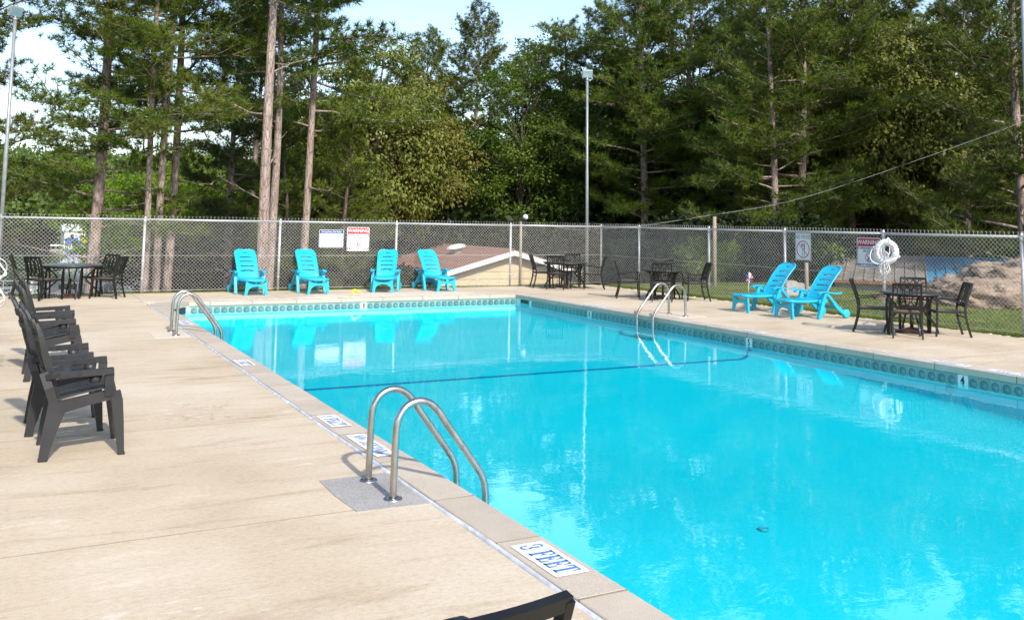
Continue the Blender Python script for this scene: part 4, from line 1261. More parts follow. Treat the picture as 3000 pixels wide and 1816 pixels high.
# ------------------------------------------------------------------ grey stacking armchairs
def armchair():
    """local +X faces forward; origin on the floor"""
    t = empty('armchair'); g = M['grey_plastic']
    def bprof(s):     # back side view: s 0 at seat .. 1 at top
        return (float(np.interp(s, [0,.25,.45,.65,.85,1], [.045,-.005,-.06,-.105,-.155,-.205])), float(np.interp(s, [0,.25,.45,.65,.85,1], [.40,.58,.75,.92,1.04,1.13])))
    # back: five curved slats fanned a little, each with its own top height
    nS = 7; n = 16
    for k in range(nS):
        u0 = -1+2*k/nS+.035; u1 = -1+2*(k+1)/nS-.035; uc = (u0+u1)/2; top = 1.0-.26*uc*uc
        P = []
        for i in range(n):
            s = top*i/(n-1); x, z = bprof(s); w = (.20+.055*math.sin(min(1, s*1.2)*math.pi/1.6))*(1-.22*max(0, (s-.55)/.45)**1.6)
            P.append([(x+.045*u*u*(1-.3*s), u*w, z) for u in (u0, uc, u1)])
        MB().thick_grid(P, np.ones((n-1, 2), bool), .018).build('back_slat', g, t)
    fr = MB()
    for sgn in (-1, 1):
        pts = [Vector((bprof(s)[0]+.045, sgn*(.20+.055*math.sin(min(1, s*1.2)*math.pi/1.6))*(1-.22*max(0, (s-.55)/.45)**1.6), bprof(s)[1])) for s in np.linspace(0, .76, 12)]
        fr.sweep(pts, .026, [.045]*8+[.04,.034,.028,.02], (0,1,0))
    for s in (.30, .60, .74):
        x, z = bprof(s); w = (.20+.055*math.sin(min(1, s*1.2)*math.pi/1.6))*(1-.22*max(0, (s-.55)/.45)**1.6)
        fr.sweep([(x-.012+.045*u*u*(1-.3*s), u*w, z) for u in np.linspace(-1, 1, 9)], .045, .014, (-.3,0,1))
    fr.build('back_frame', g, t)
    # seat: slats with slots, rising to the front and rolling over
    n, m = 29, 21; P = []; mask = np.ones((n-1, m-1), bool); sv = np.linspace(0, 1, n); vv = np.linspace(-1, 1, m)
    for s in sv:
        x = .05+.45*s; z = .405+.085*math.sin(s*1.35)-(.09*max(0, (s-.86)/.14)**2)
        P.append([(x, v*.245, z+.012*v*v) for v in vv])
    for i in range(n-1):
        for j in range(m-1):
            sc = (sv[i]+sv[i+1])/2; vc = (vv[j]+vv[j+1])/2
            if (.12 < sc < .46 or .56 < sc < .82) and j % 4 == 2 and abs(vc) < .9: mask[i, j] = False
    MB().thick_grid(P, mask, .014).build('seat', g, t)
    for sgn in (-1, 1):
        y = .275*sgn
        # side rail of the seat
        MB().sweep([(.03,y,.375),(.14,y,.385),(.28,y,.415),(.40,y,.440),(.48,y,.445)], .05, [.075,.085,.075,.075,.075], (0,1,0)).build('seat_rail', g, t)
        # rear leg: wide at the top, narrowing to the foot
        MB().sweep([(.005,y*1.02,.0),(.012,y*1.02,.05),(.04,y*1.01,.20),(.075,y,.34),(.09,y,.42)], [.062,.060,.056,.052,.05], [.058,.062,.088,.118,.13], (0,1,0)).build('leg', g, t)
        MB().box(-.025,.04,y*1.02-.036,y*1.02+.036,0,.022,.006).build('foot', g, t)
        # front leg
        MB().sweep([(.535,y*1.03,.0),(.522,y*1.03,.12),(.505,y*1.02,.26),(.488,y,.40),(.475,y,.465)], [.050,.052,.056,.06,.062], [.042,.055,.07,.08,.07], (0,1,0)).build('leg', g, t)
        MB().box(.512,.562,y*1.03-.03,y*1.03+.03,0,.02,.006).build('foot', g, t)
        # arm, its post and cup holder
        MB().sweep(catmull([(-.005,y*1.0,.60),(.06,y*1.08,.612),(.20,y*1.13,.617),(.34,y*1.13,.622),(.452,y*1.11,.628)], 4), [.05]*5+[.06]*4+[.075]*4+[.08]*4, .040, (0,1,0)).build('armrest', g, t)
        MB().sweep([(.425,y*1.10,.61),(.425,y*1.08,.52),(.432,y*1.04,.44)], .055, .062, (0,1,0)).build('arm_post', g, t)
        MB().lathe([(.0,.545),(.036,.545),(.04,.55),(.047,.60),(.0,.60)], 18, Matrix.Translation((.33, y*1.08-.02*sgn, 0))).build('cup_holder', g, t)
        MB().sweep([(-.02,y*.92,.63),(.02,y,.52),(.06,y,.40)], .045, .06, (0,1,0)).build('back_support', g, t)
    return t
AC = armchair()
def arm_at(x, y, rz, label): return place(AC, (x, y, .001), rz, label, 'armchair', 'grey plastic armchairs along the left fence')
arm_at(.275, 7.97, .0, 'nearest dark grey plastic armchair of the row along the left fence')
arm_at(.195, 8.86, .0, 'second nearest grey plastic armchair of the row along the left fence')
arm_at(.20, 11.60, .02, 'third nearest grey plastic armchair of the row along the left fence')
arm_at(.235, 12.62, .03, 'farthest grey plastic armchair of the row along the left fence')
# ------------------------------------------------------------------ trees
def leaf_mat(name, c0, c1, c2, trans=0.3, rough=0.5, nscale=0.8, rnd=.12):
    m, nt, b, out = nodes_of(name)
    c = ramp(nt, noise(nt, nscale, 3, 0.6), [(0.32, c0), (0.5, c1), (0.7, c2)])
    oi = nt.nodes.new('ShaderNodeObjectInfo')
    h = nt.nodes.new('ShaderNodeHueSaturation')
    nt.links.new(math_(nt, 'MULTIPLY_ADD', oi.outputs['Random'], 2*rnd, 1-rnd), h.inputs['Value'])
    nt.links.new(math_(nt, 'MULTIPLY_ADD', oi.outputs['Random'], .03, .485), h.inputs['Hue'])
    nt.links.new(c, h.inputs['Color'])
    nt.links.new(h.outputs[0], b.inputs['Base Color'])
    b.inputs['Roughness'].default_value = rough
    b.inputs['Specular IOR Level'].default_value = 0.25
    t = nt.nodes.new('ShaderNodeBsdfTranslucent')
    nt.links.new(mixc(nt, 1.0, h.outputs[0], (1.25, 1.35, 0.6), 'MULTIPLY'), t.inputs['Color'])
    mx = nt.nodes.new('ShaderNodeMixShader'); mx.inputs[0].default_value = trans
    nt.links.new(b.outputs[0], mx.inputs[1]); nt.links.new(t.outputs[0], mx.inputs[2])
    nt.links.new(mx.outputs[0], out.inputs['Surface'])
    return m
M['needle'] = leaf_mat('pine_needles', (0.048, 0.076, 0.009), (0.090, 0.128, 0.013), (0.150, 0.182, 0.022), .22, .45)
M['needle_dark'] = leaf_mat('dark_pine_needles', (0.038, 0.064, 0.009), (0.074, 0.110, 0.013), (0.128, 0.160, 0.021), .18, .45)
M['leaf'] = leaf_mat('broad_leaves', (0.045, 0.080, 0.009), (0.080, 0.125, 0.013), (0.135, 0.180, 0.026), .30)
M['leaf_bright'] = leaf_mat('bright_leaves', (0.10, 0.17, 0.012), (0.155, 0.25, 0.016), (0.23, 0.34, 0.03), .40)
M['leaf_olive'] = leaf_mat('olive_hanging_leaves', (0.085, 0.108, 0.018), (0.150, 0.168, 0.032), (0.25, 0.245, 0.062), .25)
M['leaf_dark'] = leaf_mat('dark_shrub_leaves', (0.022, 0.046, 0.008), (0.042, 0.076, 0.012), (0.080, 0.120, 0.020), .2)
def bark_mat(name, c0, c1, c2, s=9.0):
    m, nt, b, out = nodes_of(name)
    f = noise(nt, s, 6, 0.65, stretch=(1, 1, .22), dist=.8)
    v = nt.nodes.new('ShaderNodeTexVoronoi'); v.feature = 'DISTANCE_TO_EDGE'; v.inputs['Scale'].default_value = s
    tc = nt.nodes.new('ShaderNodeTexCoord'); mp = nt.nodes.new('ShaderNodeMapping'); mp.inputs['Scale'].default_value = (1.4, 1.4, .35)
    nt.links.new(tc.outputs['Object'], mp.inputs['Vector']); nt.links.new(mp.outputs[0], v.inputs['Vector'])
    c = ramp(nt, f, [(0.32, c0), (0.5, c1), (0.68, c2)])
    cr = ramp(nt, v.outputs['Distance'], [(0.0, (.45, .42, .40)), (0.09, (1, 1, 1))])
    c = mixc(nt, 1.0, c, cr, 'MULTIPLY')
    nt.links.new(c, b.inputs['Base Color']); b.inputs['Roughness'].default_value = .95
    b.inputs['Specular IOR Level'].default_value = .1
    bump(nt, b, math_(nt, 'ADD', f, v.outputs['Distance']), .9, .03)
    return m
M['bark'] = bark_mat('pine_bark', (0.19, 0.138, 0.115), (0.31, 0.238, 0.205), (0.42, 0.345, 0.305))
M['bark_dark'] = bark_mat('dark_bark', (0.055, 0.042, 0.034), (0.105, 0.080, 0.066), (0.17, 0.135, 0.11))

class Tree:
    def __init__(self, seed):
        self.r = np.random.default_rng(seed); self.wood = MB(); self.limb = MB(); self.T = []   # tufts: centre, direction, size
def rot_to(d):
    return d/np.linalg.norm(d)

def needles(T, rg, K=12, w=.013, L=(.12, .21)):
    C = np.array([t[0] for t in T]); D = np.array([t[1] for t in T]); S = np.array([t[2] for t in T])
    n = len(C)
    d = D[:, None, :]*.62 + rg.normal(0, .62, (n, K, 3)); d[..., 2] += .12
    d /= np.linalg.norm(d, axis=2, keepdims=True)
    ln = rg.uniform(L[0], L[1], (n, K, 1))*S[:, None, None]
    p = np.cross(d, rg.normal(0, 1, (n, K, 3))); p /= np.linalg.norm(p, axis=2, keepdims=True)+1e-9
    base = C[:, None, :] + d*ln*.06
    a = base - p*w*S[:, None, None]*.6; b = base + p*w*S[:, None, None]*.6
    tip = base + d*ln; tip[..., 2] -= .015
    V = np.stack([a, b, tip], 2).reshape(-1, 3)
    q = np.arange(n*K*3).reshape(-1, 3)
    return V, q

def pine(seed, H, cb, Lmax, nb, tr, shape='cone', twigs=9, mat='needle', bark='bark', droop=.0, K=19, dead=5, deadlen=1.6, lean=0.0, wsc=1.0, tuft=1.0):
    """returns (trunk mesh, limb mesh, crown mesh); origin at the foot"""
    rg = np.random.default_rng(seed); trunk = MB(); limb = trunk; T = []
    n = 16; ph = rg.uniform(0, 6.28, 4)
    def axis(z):
        u = z/H
        return np.array([.16*math.sin(u*3.1+ph[0])*u*2+lean*u*H*.02, .16*math.sin(u*2.7+ph[1])*u*2, z])
    def rad(z): return tr*(1-z/H)**.75+.02
    zs = [-.4, 0, .25, .7] + list(np.linspace(1.5, H, n))
    trunk.tube([axis(max(z, 0))+np.array([0, 0, min(z, 0)]) for z in zs], [tr*1.35, tr*1.22, tr*1.08, rad(.7)] + [rad(z) for z in zs[4:]], 12)
    def branch(z, az, L_, el, alive=True):
        p = axis(z); d = np.array([math.cos(az), math.sin(az), math.tan(el)]); d /= np.linalg.norm(d)
        m = 6; P = [p]
        cur = p.copy(); dd = d.copy(); side = np.array([-math.sin(az), math.cos(az), 0]); wob = rg.normal(0, .13, (m, 2))
        for k in range(m):
            dd = dd + side*wob[k, 0] + np.array([0, 0, wob[k, 1]*.6 + (.07 if k > 1 else -droop)]); dd /= np.linalg.norm(dd)
            cur = cur + dd*L_/m; P.append(cur.copy())
        r0 = min(.45*rad(z), .014+.009*L_)
        limb.tube(P, [max(.006, r0*(1-.82*k/m)) for k in range(m+1)], 5, cap=False)
        if not alive:
            for k in (3, 4, 5):
                if rg.random() < .7:
                    e = P[k]+(P[k+1]-P[k])*.5; q = e + (side*rg.choice([-1, 1])*.7+d*.5+np.array([0, 0, rg.normal(.1, .3)]))*L_*rg.uniform(.1, .25)
                    limb.tube([e, (e+q)/2+rg.normal(0, .03, 3), q], [.012, .009, .004], 4, cap=False)
            return
        nt_ = max(4, int(twigs*(.45+.55*L_/Lmax)))
        for k in range(nt_+1):
            s = .20+.80*(k+rg.uniform(-.2, .2))/nt_ if k < nt_ else 1.0
            s = min(max(s, .15), 1.0)
            i = min(int(s*m), m-1); f = s*m-i; e = P[i]+(P[i+1]-P[i])*f; t = rot_to(P[i+1]-P[i])
            sg = 1 if k % 2 else -1
            tl = (.30+.30*(1-s))*min(L_, 3.2)*rg.uniform(.55, 1.0)*(.55 if k == nt_ else 1)
            td = rot_to(t*(.75 if k < nt_ else 1.5) + side*sg*rg.uniform(.5, 1.0)*(1 if k < nt_ else .1) + np.array([0, 0, rg.normal(.14, .16)]))
            q = e+td*tl
            limb.tube([e, e+td*tl*.5+np.array([0, 0, -.03]), q], [.014, .010, .005], 3, cap=False)
            nn = max(2, int(tl/.125))
            for j in range(nn+1):
                if rg.random() < .12: continue
                c = e+td*tl*((j+.6)/(nn+.6)) + rg.normal(0, .05, 3)
                T.append((c, rot_to(td+rg.normal(0, .45, 3)+np.array([0, 0, .35])), rg.uniform(.8, 1.25)*tuft))
                if rg.random() < .75:
                    o = rg.normal(0, 1, 3); o[2] = abs(o[2])*.35; c2 = c+o*.13
                    T.append((c2, rot_to(o+td*.6+np.array([0, 0, .3])), rg.uniform(.7, 1.1)*tuft))
    ga = rg.uniform(0, 6.28)
    for i in range(nb):
        u = ((i+rg.uniform(0, .8))/nb)
        z = cb+(H-.35-cb)*u; az = ga+i*2.4+rg.normal(0, .35)
        if shape == 'cone': L_ = Lmax*(.28+.72*(1-u)**.8)*rg.uniform(.55, 1.05)
        elif shape == 'umbrella': L_ = Lmax*(.45+.55*math.sin(math.pi*min(1, u*.85+.18)))*rg.uniform(.7, 1.05)*(1 if u > .35 else .55)
        else: L_ = Lmax*(.30+.70*math.sin(math.pi*(u*.80+.16)))*rg.uniform(.5, 1.08)
        el = math.radians(5+42*u*u+rg.normal(0, 10))
        if shape == 'umbrella': el = math.radians(4+50*u+rg.normal(0, 8))
        branch(z, az, L_, el)
    for i in range(dead):
        z = rg.uniform(max(1.5, cb*.25), cb+.15*(H-cb)); branch(z, rg.uniform(0, 6.28), deadlen*rg.uniform(.4, 1.1), math.radians(rg.normal(8, 14)), False)
    top = axis(H)
    for k in range(6): T.append((top+rg.normal(0, .1, 3), rot_to(np.array([rg.normal(0, .4), rg.normal(0, .4), 1])), 1.1))
    V, q = needles(T, rg, K, w=.0145*wsc)
    return (trunk.mesh('trunk', M[bark]), None, fastmesh('crown', V, q, M[mat]))

def broadleaf(seed, H, cb, R, tr, nclump, nleaf, mat='leaf', bark='bark_dark', leaf=.15, hang=.3, cl=(.55, 1.1), shape=1.0):
    rg = np.random.default_rng(seed); trunk = MB(); limb = trunk
    wob = rg.normal(0, .12, (8, 2)); ax = [np.array([0, 0, -.4]), np.array([0., 0, 0])]
    for k in range(7): ax.append(np.array([ax[-1][0]+wob[k, 0], ax[-1][1]+wob[k, 1], H*.86*(k+1)/7]))
    trunk.tube(ax, [tr*1.3, tr*1.15]+[max(.03, tr*(1-.8*(k+1)/7)) for k in range(7)], 10)
    C = []; Rr = []
    zc = (H+cb)/2; hz = (H-cb)/2
    while len(C) < nclump:
        p = rg.uniform(-1, 1, 3); rr = np.linalg.norm(p)
        if rr > 1 or rr < .30: continue
        prof = 1.0 if p[2] < 0 else 1.0
        c = np.array([p[0]*R, p[1]*R, zc+p[2]*hz]); C.append(c); Rr.append(rg.uniform(*cl)*(1.05-.35*max(0, p[2])))
        k = min(7, max(2, int(2+5*max(0, (c[2]-1.0))/(H*.9)))); b = ax[k]
        if rg.random() < .55:
            mid = b*.5+c*.5+np.array([0, 0, .25])+rg.normal(0, .15, 3)
            limb.tube([b, mid, c], [.05, .03, .01], 4, cap=False)
    C = np.array(C); Rr = np.array(Rr); per = max(1, nleaf//nclump)
    d = rg.normal(0, 1, (nclump, per, 3)); d /= np.linalg.norm(d, axis=2, keepdims=True)
    rad = Rr[:, None, None]*(rg.uniform(.15, 1, (nclump, per, 1))**.45); 
    flat = np.array([1.15, 1.15, .72])
    P = C[:, None, :] + d*rad*flat
    out = d + (P-np.array([0, 0, zc]))/np.array([R, R, hz])*.5
    t = out*.55 + rg.normal(0, .6, d.shape); t[..., 2] -= hang
    t /= np.linalg.norm(t, axis=2, keepdims=True)
    nrm = out + np.array([0, 0, .8]) + rg.normal(0, .55, d.shape)
    s = np.cross(t, nrm); s /= np.linalg.norm(s, axis=2, keepdims=True)+1e-9
    L_ = leaf*rg.uniform(.65, 1.3, (nclump, per, 1)); W = L_*.30
    a = P; tip = P+t*L_; l = P+t*L_*.45-s*W; r = P+t*L_*.45+s*W
    V = np.stack([a, r, tip, l], 2).reshape(-1, 3)
    q = (np.arange(nclump*per)*4)[:, None] + np.array([[0, 1, 2, 3]])
    return (trunk.mesh('trunk', M[bark]), None, fastmesh('crown', V, q, M[mat]))

def tree(name, meshes, az, dist, scale, rz, label, cat='tree', group=None, zs=1.0, dz=0.0, xy=None):
    x, y = xy if xy else (dist*math.sin(math.radians(az)), dist*math.cos(math.radians(az)))
    t = empty(name, (x, y, float(ground_z(x, y))+dz), rz, label, cat, group)
    t.scale = (scale, scale, scale*zs)
    link('trunk', meshes[0], t); link('crown', meshes[2], t)
    return t

P_left = pine(21, 16.0, 2.4, 3.6, 62, .155, 'cone', 10, 'needle', dead=3, deadlen=2.0, tuft=1.1)
P_thin = pine(22, 16.5, 4.4, 2.9, 48, .080, 'cone', 9, 'needle', dead=2, deadlen=1.6, tuft=1.1)
P_bare = pine(23, 17.5, 8.2, 3.8, 46, .145, 'round', 9, 'needle', dead=4, deadlen=2.2, tuft=1.1)
P_umb = pine(24, 16.0, 6.0, 3.4, 56, .13, 'umbrella', 10, 'needle', dead=3, tuft=1.2)
P_white = pine(25, 14.5, 3.3, 4.0, 60, .15, 'round', 11, 'needle', 'bark', droop=.02, dead=1, deadlen=2.2, tuft=1.2)
P_white2 = pine(26, 14.0, 2.2, 3.8, 60, .15, 'cone', 11, 'needle_dark', 'bark', dead=1, deadlen=1.8, tuft=1.2)
P_young = pine(27, 7.5, .6, 2.4, 40, .08, 'cone', 9, 'needle', 'bark_dark', dead=2, deadlen=1.0)
B_big = broadleaf(31, 14.5, 3.2, 4.0, .17, 95, 20000, 'leaf', leaf=.17)
B_tall = broadleaf(32, 17.5, 4.0, 4.2, .20, 105, 20000, 'leaf', leaf=.18)
B_olive = broadleaf(33, 12.5, 3.8, 3.3, .14, 85, 20000, 'leaf_olive', leaf=.165, hang=.9)
B_bright = broadleaf(34, 9.5, .8, 3.4, .13, 80, 12000, 'leaf_bright', leaf=.20)
B_dark = broadleaf(35, 13.0, .4, 4.2, .16, 95, 14000, 'leaf_dark', leaf=.22)
M['leaf_shaded'] = leaf_mat('shade_darkened_understorey_leaves', (0.007, 0.014, 0.004), (0.013, 0.024, 0.006), (0.028, 0.045, 0.010), .15)  # leaf colour darkened to carry the shade under the canopy
SHR = broadleaf(36, 2.8, .05, 1.5, .04, 40, 5200, 'leaf_shaded', leaf=.13, cl=(.3, .6))
SHR_G = broadleaf(37, 2.2, .05, 1.3, .03, 36, 4600, 'leaf', leaf=.12, cl=(.3, .55))

# the pines one can tell apart, left to right
gp = 'pines standing just beyond the pool fence'
tree('pine_tree', P_left, 3.95, 28.0, 1.0, 2.2, 'stout pine with many side branches behind the far left table', 'pine', gp)
tree('pine_tree', P_left, -2.3, 30.5, 1.02, 4.4, 'pine mostly past the left edge whose boughs reach behind the left floodlight', 'pine', gp)
tree('pine_tree', P_thin, 6.85, 27.2, .95, 1.2, 'leftmost slender pale trunk of the group of three pines', 'pine', gp)
tree('pine_tree', P_thin, 7.42, 27.6, 1.12, 3.0, 'middle trunk of the group of three pines left of the loungers', 'pine', gp)
tree('pine_tree', P_thin, 7.95, 28.6, 1.28, 5.1, 'darkest right trunk of the group of three pines', 'pine', gp)
tree('pine_tree', P_bare, 13.25, 26.2, .98, .3, 'tall bare pinkish pine trunk behind the leftmost lounger', 'pine', gp)
tree('pine_tree', P_bare, 13.62, 28.4, .85, 2.3, 'greyer pine trunk half hidden behind the tall bare pine', 'pine', gp)
tree('pine_tree', P_thin, 15.6, 31.0, 1.35, 4.0, 'leaning pine trunk right of the tall bare pine', 'pine', gp)
tree('pine_tree', P_white2, 11.4, 36.0, .92, 1.0, 'dark foliaged pine behind the gap left of the bare pine', 'pine', gp)
tree('pine_tree', P_white2, 12.5, 42.0, 1.0, 2.0, 'dark pine set back behind the tall bare trunk', 'pine', gp)
tree('pine_tree', P_umb, 25.7, 52.0, 1.02, .9, 'rounded umbrella topped pine rising above the wood in the centre', 'pine', 'tall pines of the wood')
tree('pine_tree', P_umb, 22.9, 54.0, .98, 3.9, 'pine with rounded top left of the umbrella topped pine', 'pine', 'tall pines of the wood')
tree('pine_tree', P_white, 18.8, 50.0, .88, 5.0, 'round headed pine left of the sky gap above the wood', 'pine', 'tall pines of the wood')
tree('pine_tree', P_white, 36.4, 43.0, 1.25, .6, 'broad pine with thick trunk right of the middle floodlight pole', 'pine', gp)
tree('pine_tree', P_white, 39.0, 44.0, 1.22, 2.6, 'pine with peeling trunk second right of the floodlight pole', 'pine', gp)
tree('pine_tree', P_thin, 41.8, 42.0, 1.0, 1.9, 'thin pine trunk left of the NO FOOD sign', 'pine', gp)
tree('pine_tree', P_white2, 44.0, 36.0, .98, 4.4, 'dark trunked pine above the NO FOOD sign, left of the paler trunk', 'pine', gp)
tree('pine_tree', P_white, 45.4, 38.0, 1.18, 4.1, 'straight pale pine trunk above the NO FOOD sign', 'pine', gp)
tree('pine_tree', P_white2, 57.2, 34.0, 1.12, 5.5, 'large dark pine filling the right edge of the picture', 'pine', gp)
gw = 'trees of the dense wood behind the pool'
fill = 'dark leafy tree massed in the wood behind the fences'
rr = random.Random(5)
for az, dist, msh, sc in ((31.6, 50, P_white2, 1.1), (33.8, 48, P_white, 1.05), (42.8, 47, P_white, 1.1), (48.5, 41, P_white2, 1.08), (51.5, 44, P_white, 1.05), (54.5, 40, P_white2, 1.0), (29.6, 52, P_white, .98), (60.0, 42, P_white, 1.1)):
    tree('pine_tree', msh, az, dist, sc, rr.uniform(0, 6.28), 'pine among the other trees of the wood on the right', 'pine', gw)
for az, dist, wh in ((14.6, 33, 'leftmost'), (16.8, 35.5, 'middle'), (17.9, 31.5, 'rightmost')):
    tree('pine_tree', P_young, az, dist, rr.uniform(.85, 1.05), rr.uniform(0, 6), wh + ' of three young bushy pines behind the rules board and WARNING sign', 'pine', 'young pines behind the far fence')
# the leafy wood
for az, dist, msh, sc, wh in ((16.2, 46, B_olive, 1.0, 'leftmost of three above the far fence signs'), (19.6, 43, B_olive, 1.02, 'middle of three above the far fence signs'), (22.3, 45, B_olive, .95, 'rightmost of three above the far fence signs'), (46.5, 42, B_olive, 1.15, 'leftmost of three above the life ring'), (49.2, 46, B_olive, 1.3, 'middle of three above the life ring'), (52.0, 41, B_olive, 1.05, 'rightmost of three above the life ring')):
    tree('leafy_tree', msh, az, dist, sc, rr.uniform(0, 6.28), 'olive tree with hanging leaves, ' + wh, 'tree', gw)
for k in range(19):
    az = 14.5+k*2.45+rr.uniform(-.6, .6); msh = [B_big, B_dark, B_tall, B_dark][k % 4]; dist = rr.uniform(46, 53)
    sc = rr.uniform(.72, .82) if az < 29.5 else rr.uniform(.92, 1.05)
    tree('leafy_tree', msh, az, dist, sc, rr.uniform(0, 6.28), fill, 'tree', gw)
for k in range(17):
    az = 15.5+k*2.7+rr.uniform(-.6, .6); msh = [B_tall, B_big, B_dark][k % 3]; dist = rr.uniform(58, 66)
    sc = rr.uniform(.72, .80) if az < 29.5 else rr.uniform(1.05, 1.2)
    tree('leafy_tree', msh, az, dist, sc, rr.uniform(0, 6.28), fill, 'tree', gw)
for az, dist, sc in ((5.2, 58, .95), (7.4, 54, .9), (9.0, 60, 1.05), (10.6, 55, .95), (12.2, 59, 1.0), (13.6, 52, .9), (24.0, 66, 1.45), (27.4, 62, 1.3), (28.6, 58, 1.25)):
    tree('leafy_tree', B_bright, az, dist, sc, rr.uniform(0, 6.28), 'sunlit bright green tree behind the darker pines', 'tree', 'bright green trees beyond the pines')
# shrubs behind the fences
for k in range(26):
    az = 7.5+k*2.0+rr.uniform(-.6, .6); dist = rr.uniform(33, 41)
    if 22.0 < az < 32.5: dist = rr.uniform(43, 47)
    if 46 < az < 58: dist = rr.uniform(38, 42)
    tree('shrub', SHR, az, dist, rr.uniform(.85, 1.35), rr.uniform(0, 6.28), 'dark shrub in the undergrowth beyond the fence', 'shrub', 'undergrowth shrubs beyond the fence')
# low dark undergrowth that closes the wood
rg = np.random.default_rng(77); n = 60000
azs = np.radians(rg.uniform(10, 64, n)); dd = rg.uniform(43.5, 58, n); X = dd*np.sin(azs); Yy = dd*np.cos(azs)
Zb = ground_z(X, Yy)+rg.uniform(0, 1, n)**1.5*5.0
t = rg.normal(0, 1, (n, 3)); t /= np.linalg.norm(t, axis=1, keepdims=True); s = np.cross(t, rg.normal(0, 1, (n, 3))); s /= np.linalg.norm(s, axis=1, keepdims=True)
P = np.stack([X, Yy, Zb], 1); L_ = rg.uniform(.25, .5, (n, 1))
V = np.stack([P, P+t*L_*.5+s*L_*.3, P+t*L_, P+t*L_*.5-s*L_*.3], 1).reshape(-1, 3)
tag(link('undergrowth', fastmesh('undergrowth', V, (np.arange(n)*4)[:, None]+np.array([[0,1,2,3]]), M['leaf_shaded'])), 'dark leafy undergrowth filling the wood', 'undergrowth', kind='stuff')
# wooded hillside across the lake
rg = np.random.default_rng(78); nt_ = 620
X = rg.uniform(-70, 110, nt_); Yy = rg.uniform(214, 400, nt_); Zg = ground_z(X, Yy); Rt = rg.uniform(2.6, 5.0, nt_); Ht = rg.uniform(7, 13, nt_); per = 210
d = rg.normal(0, 1, (nt_, per, 3)); d /= np.linalg.norm(d, axis=2, keepdims=True); q = rg.uniform(.5, 1, (nt_, per, 1))**.5
P = np.stack([X, Yy, Zg+Ht*.55], 1)[:, None, :] + d*q*np.stack([Rt, Rt, Ht*.5], 1)[:, None, :]
P += .5*rg.normal(0, 1, P.shape)
t = d*.5+rg.normal(0, .6, d.shape); t /= np.linalg.norm(t, axis=2, keepdims=True); s = np.cross(t, rg.normal(0, 1, d.shape)); s /= np.linalg.norm(s, axis=2, keepdims=True); L_ = rg.uniform(.8, 1.5, q.shape)
V = np.stack([P, P+t*L_*.5+s*L_*.35, P+t*L_, P+t*L_*.5-s*L_*.35], 2).reshape(-1, 3)
M['far_leaf'] = leaf_mat('far_wood_leaves', (0.035, 0.065, 0.014), (0.075, 0.115, 0.024), (0.15, 0.20, 0.05), .25, .6, .09)
tag(link('far_woods', fastmesh('far_woods', V, (np.arange(nt_*per)*4)[:, None]+np.array([[0,1,2,3]]), M['far_leaf'])), 'wooded green hillside on the far shore of the lake', 'woods', kind='stuff')
# ------------------------------------------------------------------ things beyond the fence
M['siding'] = mk('beige_siding', (0.50, 0.41, 0.265), .7, var=.06, scale=2.5, bmp=.1, bscale=30)
M['fascia'] = mk('white_fascia', (0.74, 0.74, 0.72), .55, var=.05)
M['soffit'] = mk('soffit_board', (0.45, 0.42, 0.36), .8)  # even grey-beige for soffit, wall backing and wall joint
M['shingle'] = mk('brown_red_shingles', (0.30, 0.165, 0.125), .9, var=.28, scale=9, stretch=(4, 1, 1), bmp=.6, bscale=40, rnd=.10)
M['vent_white'] = mk('white_roof_vent', (0.66, 0.69, 0.70), .4)
M['wood_post'] = mk('weathered_wood', (0.27, 0.215, 0.165), .9, var=.25, scale=7, stretch=(1, 1, .15), bmp=.4, bscale=30)
M['cable'] = mk('overhead_cable', (0.10, 0.10, 0.10), .5)
M['white_siding'] = mk('white_grey_siding', (0.40, 0.39, 0.37), .7, var=.12, scale=3)
M['dark_glass'] = mk('dark_window_glass', (0.015, 0.017, 0.018), .12, spec=.7)
def metal_roof(name, c0, c1, rust):
    m, nt, b, out = nodes_of(name)
    c = ramp(nt, noise(nt, 2.0, 6, .7), [(.3, c0), (.7, c1)])
    rm = ramp(nt, noise(nt, 1.4, 7, .75, stretch=(1, 2.0, 1)), [(.60-rust*.25, (0, 0, 0)), (.72-rust*.2, (1, 1, 1))])
    c = mixc(nt, math_(nt, 'MULTIPLY', rm, .85), c, (0.175, 0.135, 0.105))
    nt.links.new(c, b.inputs['Base Color']); b.inputs['Roughness'].default_value = .55; b.inputs['Metallic'].default_value = .1
    return m
M['roof_blue'] = metal_roof('blue_metal_roof', (0.03, 0.17, 0.30), (0.06, 0.25, 0.40), .25)
M['roof_rust'] = metal_roof('rusty_metal_roof', (0.22, 0.205, 0.18), (0.33, 0.305, 0.27), .75)
M['rust'] = mk('rust_edge', (0.20, 0.085, 0.04), .9, var=.3)

# --- beige building with the brown shingle roof
GX0, GY0, GL = 18.18, 34.0, 6.6; ZR, ZE, HWD = .62, -.33, 3.55
bld = empty('gable_building', (GX0, GY0, 0), 0, 'beige low building with brown shingle roof and white gable trim', 'building')
slope = (ZR-ZE)/HWD
